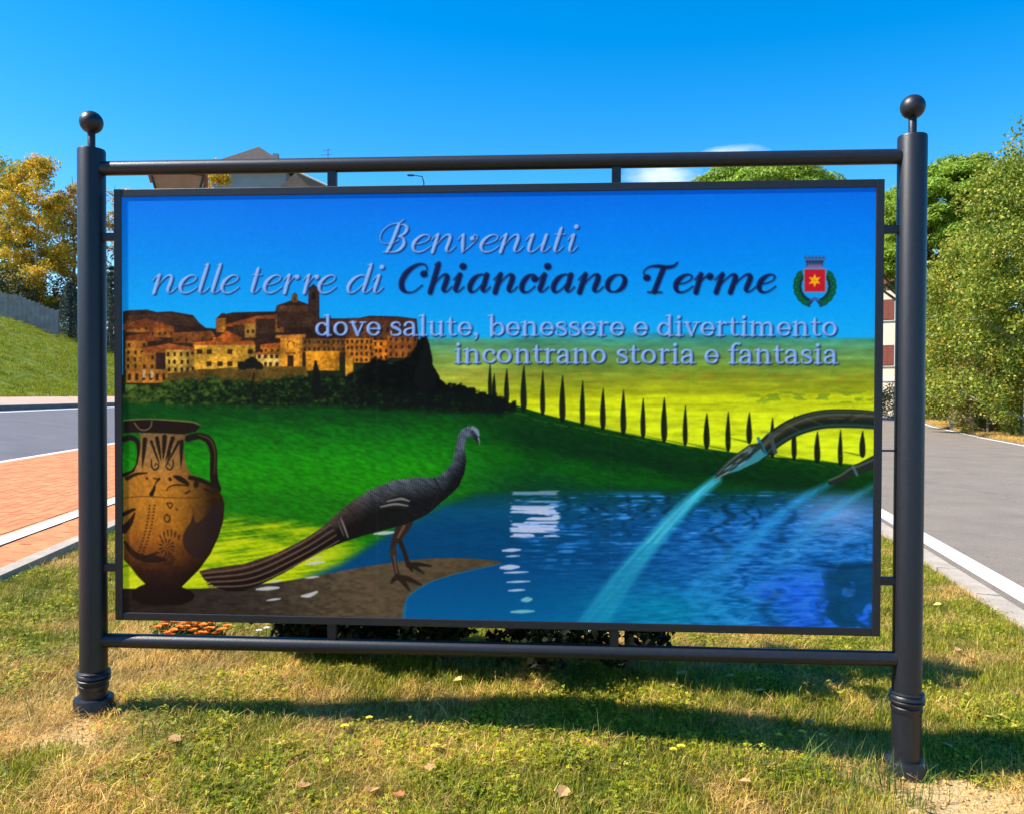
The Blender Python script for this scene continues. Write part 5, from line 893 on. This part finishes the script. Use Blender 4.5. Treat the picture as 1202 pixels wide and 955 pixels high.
# ================================================================ grass: patches of blades scattered over the lawn
GCOL = bpy.data.collections.new('blade_patches')
def patch_obj(name, kind, seed):
    r = np.random.default_rng(seed); V_, F_, T_ = [], [], []; nblade = {'green': 46, 'dry': 40, 'clover': 30, 'tall': 7, 'tuft': 60, 'rosette': 9, 'clod': 5}[kind]; rad = {'green': .075, 'dry': .085, 'clover': .075, 'tall': .03, 'tuft': .4, 'rosette': .006, 'clod': .06}[kind]
    for b in range(nblade):
        a, q = r.uniform(0, 6.283), rad * math.sqrt(r.random()); x, y = q * math.cos(a), q * math.sin(a); th = r.uniform(0, 6.283); dx, dy = math.cos(th), math.sin(th)
        if kind == 'clover':
            h = r.uniform(.012, .04); s = r.uniform(.005, .010); tx, ty = x + dx * h * .4, y + dy * h * .4; c = np.array([(.10, .16, .006), (.20, .26, .010), (.36, .36, .02)][r.integers(3)]) * r.uniform(.8, 1.25); nrm = np.array([r.normal() * .35, r.normal() * .35, 1]); nrm /= np.linalg.norm(nrm)
            for k in range(3):
                ph = th + k * 2.094; e = np.array([math.cos(ph), math.sin(ph), 0]); e -= nrm * e.dot(nrm); f = np.cross(nrm, e); o = np.array([tx, ty, h]); n = len(V_)
                V_ += [o, o + e * s * .7 + f * s * .55, o + e * s * 1.15, o + e * s * .7 - f * s * .55]; F_.append((n, n + 1, n + 2, n + 3)); T_ += [c] * 4
            continue
        if kind == 'clod':
            s = r.uniform(.003, .009); n = len(V_); cc = np.array([(.56, .39, .17), (.64, .46, .22), (.48, .33, .14)][r.integers(3)]) * r.uniform(.8, 1.2)
            V_ += [np.array([x, y, s * .3]) + np.array(q) * s * r.uniform(.6, 1.2) for q in ((1, 0, 0), (0, 1, 0), (-1, 0, 0), (0, -1, 0), (0, 0, .9), (0, 0, -.6))]; T_ += [cc] * 6
            for k in range(4): F_ += [(n + k, n + (k + 1) % 4, n + 4, n + 4), (n + (k + 1) % 4, n + k, n + 5, n + 5)]
            continue
        if kind == 'rosette':
            th = b * 2.4 + r.uniform(-.3, .3); dx, dy = math.cos(th), math.sin(th); l = r.uniform(.02, .045); w = l * r.uniform(.32, .5); rise = r.uniform(.1, .6); n = len(V_); c = np.array([(.07, .13, .012), (.11, .18, .015), (.17, .22, .02)][r.integers(3)]) * r.uniform(.8, 1.2)
            for f, ww in ((0, .15), (.4, .9), (.75, .8), (1, 0)):
                p = np.array([dx * l * f, dy * l * f, .004 + l * rise * f * (1.3 - f)]); e = np.array([-dy, dx, .15]) * w / 2 * ww
                if ww: V_ += [p + e, p - e]; T_ += [c, c]
                else: V_.append(p); T_.append(c)
            F_ += [(n, n + 1, n + 3, n + 2), (n + 2, n + 3, n + 5, n + 4), (n + 4, n + 5, n + 6, n + 6)]
            continue
        if kind == 'green': h, w, bend = r.uniform(.022, .065), r.uniform(.0016, .0034), r.uniform(.2, 1.1); c = np.array([(.11, .17, .010), (.22, .27, .015), (.36, .35, .03), (.55, .44, .13)][r.choice(4, p=[.36, .34, .2, .1])])
        elif kind == 'dry': h, w, bend = r.uniform(.025, .07), r.uniform(.0012, .0026), r.uniform(.9, 2.4); c = np.array([(.62, .43, .14), (.72, .55, .22), (.36, .22, .08), (.42, .36, .05)][r.choice(4, p=[.4, .25, .2, .15])])
        elif kind == 'tall': h, w, bend = r.uniform(.08, .17), r.uniform(.0022, .0038), r.uniform(.2, .9); c = np.array([(.09, .17, .03), (.14, .2, .05), (.42, .36, .18)][r.choice(3, p=[.5, .3, .2])])
        else: h, w, bend = r.uniform(.08, .2), r.uniform(.012, .024), r.uniform(.2, 1.0); c = np.array([(.13, .21, .004), (.22, .28, .006), (.32, .32, .012)][r.integers(3)])
        c = c * r.uniform(.55, 1.3); n = len(V_); px, py = -dy * w / 2, dx * w / 2
        for f, ww in ((0, 1), (.55, .85), (1, 0)):
            lx = h * bend * f * f * .6; z = h * f * (1 - .22 * bend * f); p = np.array([x + dx * lx, y + dy * lx, max(z, .002)])
            if ww: V_ += [p + np.array([px * ww, py * ww, 0]), p - np.array([px * ww, py * ww, 0])]; T_ += [c, c]
            else: V_.append(p); T_.append(c)
        F_ += [(n, n + 1, n + 3, n + 2), (n + 2, n + 3, n + 4, n + 4)]
    me = bpy.data.meshes.new(name); me.from_pydata([tuple(p) for p in V_], [], [tuple(dict.fromkeys(f)) for f in F_]); me.update(); a = me.color_attributes.new('tint', 'FLOAT_COLOR', 'POINT'); a.data.foreach_set('color', np.c_[np.array(T_), np.ones(len(T_))].astype(np.float32).ravel()); me.materials.append(GRASSM)
    o = bpy.data.objects.new(name, me); return o
GRASSM = mat('grass_blade', (.80, .80, .72), .6, c2=(1.7, 1.46, 1.25), scale=3.0, attr=True, trans=.3, spec=.3)
def scatter(name, pts, kinds, label, smin, smax, seed0):
    col_ = bpy.data.collections.new(name + '_patches')
    for k, kd in enumerate(kinds): col_.objects.link(patch_obj(name + '_blades', kd, seed0 + k))
    me = bpy.data.meshes.new(name); n = len(pts); me.vertices.add(n); me.vertices.foreach_set('co', pts.astype(np.float32).ravel())
    a = me.attributes.new('turn', 'FLOAT_VECTOR', 'POINT'); a.data.foreach_set('vector', np.c_[rng.normal(size=(n, 2)) * .12, rng.uniform(0, 6.28, n)].astype(np.float32).ravel()); a = me.attributes.new('grow', 'FLOAT', 'POINT'); a.data.foreach_set('value', rng.uniform(smin, smax, n).astype(np.float32)); a = me.attributes.new('pick', 'INT', 'POINT'); a.data.foreach_set('value', rng.integers(0, len(kinds), n).astype(np.int32))
    o = bpy.data.objects.new(name, me); COL.objects.link(o); tag(o, label, 'grass', None, 'stuff'); me.materials.append(GRASSM)
    g = bpy.data.node_groups.new(name + '_scatter', 'GeometryNodeTree'); g.interface.new_socket('Geometry', in_out='INPUT', socket_type='NodeSocketGeometry'); g.interface.new_socket('Geometry', in_out='OUTPUT', socket_type='NodeSocketGeometry'); N, L = g.nodes, g.links
    gi, go, ip, ci = N.new('NodeGroupInput'), N.new('NodeGroupOutput'), N.new('GeometryNodeInstanceOnPoints'), N.new('GeometryNodeCollectionInfo'); ci.inputs['Collection'].default_value = col_; ci.inputs['Separate Children'].default_value = True; ci.inputs['Reset Children'].default_value = True; ip.inputs['Pick Instance'].default_value = True
    def na(nm, tp): q = N.new('GeometryNodeInputNamedAttribute'); q.data_type = tp; q.inputs['Name'].default_value = nm; return [s for s in q.outputs if s.enabled and s.name == 'Attribute'][0]
    L.new(gi.outputs[0], ip.inputs['Points']); L.new(ci.outputs[0], ip.inputs['Instance']); L.new(na('pick', 'INT'), ip.inputs['Instance Index']); L.new(na('grow', 'FLOAT'), ip.inputs['Scale'])
    er = N.new('FunctionNodeEulerToRotation'); L.new(na('turn', 'FLOAT_VECTOR'), er.inputs[0]); L.new(er.outputs[0], ip.inputs['Rotation']); L.new(ip.outputs[0], go.inputs[0]); md = o.modifiers.new('scatter', 'NODES'); md.node_group = g; return o
def lawn_pts(n, y0, y1, pw=1.0):
    y = y0 + (y1 - y0) * rng.random(n) ** pw; hw = .70 * y + 1.5; x = rng.uniform(-1, 1, n) * hw; L = NX * x + NY_ * y; R_ = RX * x + RY * y; k = (L < 2.86) & (R_ < 2.28); x, y = x[k], y[k]; return x, y
def keep(x, y, dens): k = rng.random(len(x)) < dens; x, y = x[k], y[k]; return np.c_[x, y, gz(x, y) - .003]
def dryness(x, y):
    d = .5 + 1.5 * (fbm(x / .6 + 70, y / .6 + 70, 401, 4) - .5) + .35 * (fbm(x / .16 + 70, y / .16 + 70, 411, 2) - .5)
    for cx_, cy_, r_, k_ in ((-2.0, 3.45, .75, .22), (-2.3, 4.0, .6, .10), (1.7, 3.1, .6, .25), (-1.2, 3.9, .6, .08)): d = d + k_ * np.exp(-((x - cx_) ** 2 + (y - cy_) ** 2) / r_ ** 2)
    return d
def bare(x, y):
    b_ = 0
    for cx_, cy_, r_ in ((1.72, 3.1, .42), (2.05, 2.75, .4), (-1.8, 3.32, .2)): b_ = b_ + np.exp(-(((x - cx_) ** 2 + (y - cy_) ** 2) / r_ ** 2) ** 1.5)
    return np.clip(b_, 0, 1)
x, y = lawn_pts(42000, 1.6, 15, 1.7); d_ = dryness(x, y); scatter('lawn_grass', keep(x, y, sst(.66, .46, d_) * (1 - .96 * bare(x, y))), ['green'] * 5, 'short green grass of the roundabout lawn', .7, 1.25, 500)
x, y = lawn_pts(42000, 1.6, 14, 1.7); d_ = dryness(x, y); scatter('dry_grass', keep(x, y, (.22 + .78 * sst(.44, .62, d_)) * (1 - .9 * bare(x, y))), ['dry'] * 5, 'dry straw-coloured grass among the green lawn', .7, 1.3, 510)
x, y = lawn_pts(33000, 1.6, 9, 1.5); q_ = fbm(x / .5 + 20, y / .5 + 20, 421, 3); scatter('clover', keep(x, y, sst(.44, .58, q_) * (1 - .97 * bare(x, y)) * .55), ['clover'] * 5, 'low clover and broad-leaved weeds in the lawn', .7, 1.3, 520)
x, y = lawn_pts(1500, 2.6, 8, 1.4); q_ = fbm(x / .4 + 50, y / .4 + 50, 431, 3); near = np.exp(-((y - (4.45 - .02 * x)) / .18) ** 2); tall = keep(x, y, (.12 + .5 * sst(.52, .62, q_) + .5 * near) * (1 - .8 * bare(x, y)))
ex_ = np.array([(1.35 + rng.normal() * .2, 3.25 + rng.normal() * .1) for _ in range(60)]); tall = np.vstack([tall, np.c_[ex_, gz(ex_[:, 0], ex_[:, 1])]]); scatter('tall_weeds', tall, ['tall'] * 4, 'taller grass stalks and weeds standing above the lawn', .7, 1.2, 530)
n_ = 9000; L_ = rng.uniform(14.2, 34, n_); M_ = rng.uniform(15, 95, n_); x = NX * L_ + UX * M_; y = NY_ * L_ + UY * M_; scatter('bank_grass', np.c_[x, y, gz(x, y)], ['tuft'] * 4, 'green grass growing on the sloping bank', .5, 1.0, 540)
x, y = lawn_pts(3800, 1.6, 9, 1.5); q_ = fbm(x / .6 + 30, y / .6 + 30, 441, 3); scatter('broadleaf_weeds', keep(x, y, sst(.42, .6, q_) * (1 - .9 * bare(x, y))), ['rosette'] * 5, 'dark green broad-leaved weed rosettes flat in the lawn', .7, 1.5, 560)
x, y = lawn_pts(30000, 2.5, 6, 1.2); scatter('soil_clods', keep(x, y, np.clip(bare(x, y) * .9, 0, .6) + .01), ['clod'] * 4, 'crumbly sandy soil round the feet of the posts', .5, 1.5, 570)
# dry verge on the far side of the right road
n_ = 14000; M_ = 8 + 62 * rng.random(n_) ** 1.3; R_ = np.interp(M_, [f[0] for f in far_edge], [f[1] for f in far_edge]) + rng.random(n_) ** 1.5 * 2.2 + .02; x = RX * R_ + MX * M_; y = RY * R_ + MY * M_; scatter('verge_grass', np.c_[x, y, gz(x, y)], ['dry', 'dry', 'dry'], 'dry pale grass on the verge across the road', 2.0, 4.0, 550)

# distant wooded hills closing the horizon
hv = []; nh = 120
for k in range(nh + 1):
    a = math.radians(-40 + 220 * k / nh); r_ = 620 + 60 * math.sin(k * .7); h_ = 22 + 26 * float(fbm(np.array([k * .11 + 5]), np.array([3.3]), 451, 4)[0]) + 6 * math.sin(k * .31)
    for q, z in ((1.0, -3), (1.12, h_ * .55), (1.3, h_), (1.6, -3)): hv.append((r_ * q * math.cos(a), r_ * q * math.sin(a), z))
tag(mesh_obj('hills', hv, [(4 * k + j, 4 * k + 4 + j, 4 * k + 5 + j, 4 * k + 1 + j) for k in range(nh) for j in range(3)], mat('wooded_hillside', (.045, .07, .02), .95, c2=(.14, .15, .05), scale=.03, bump=.4, bscale=.3), None, True), kind='structure')
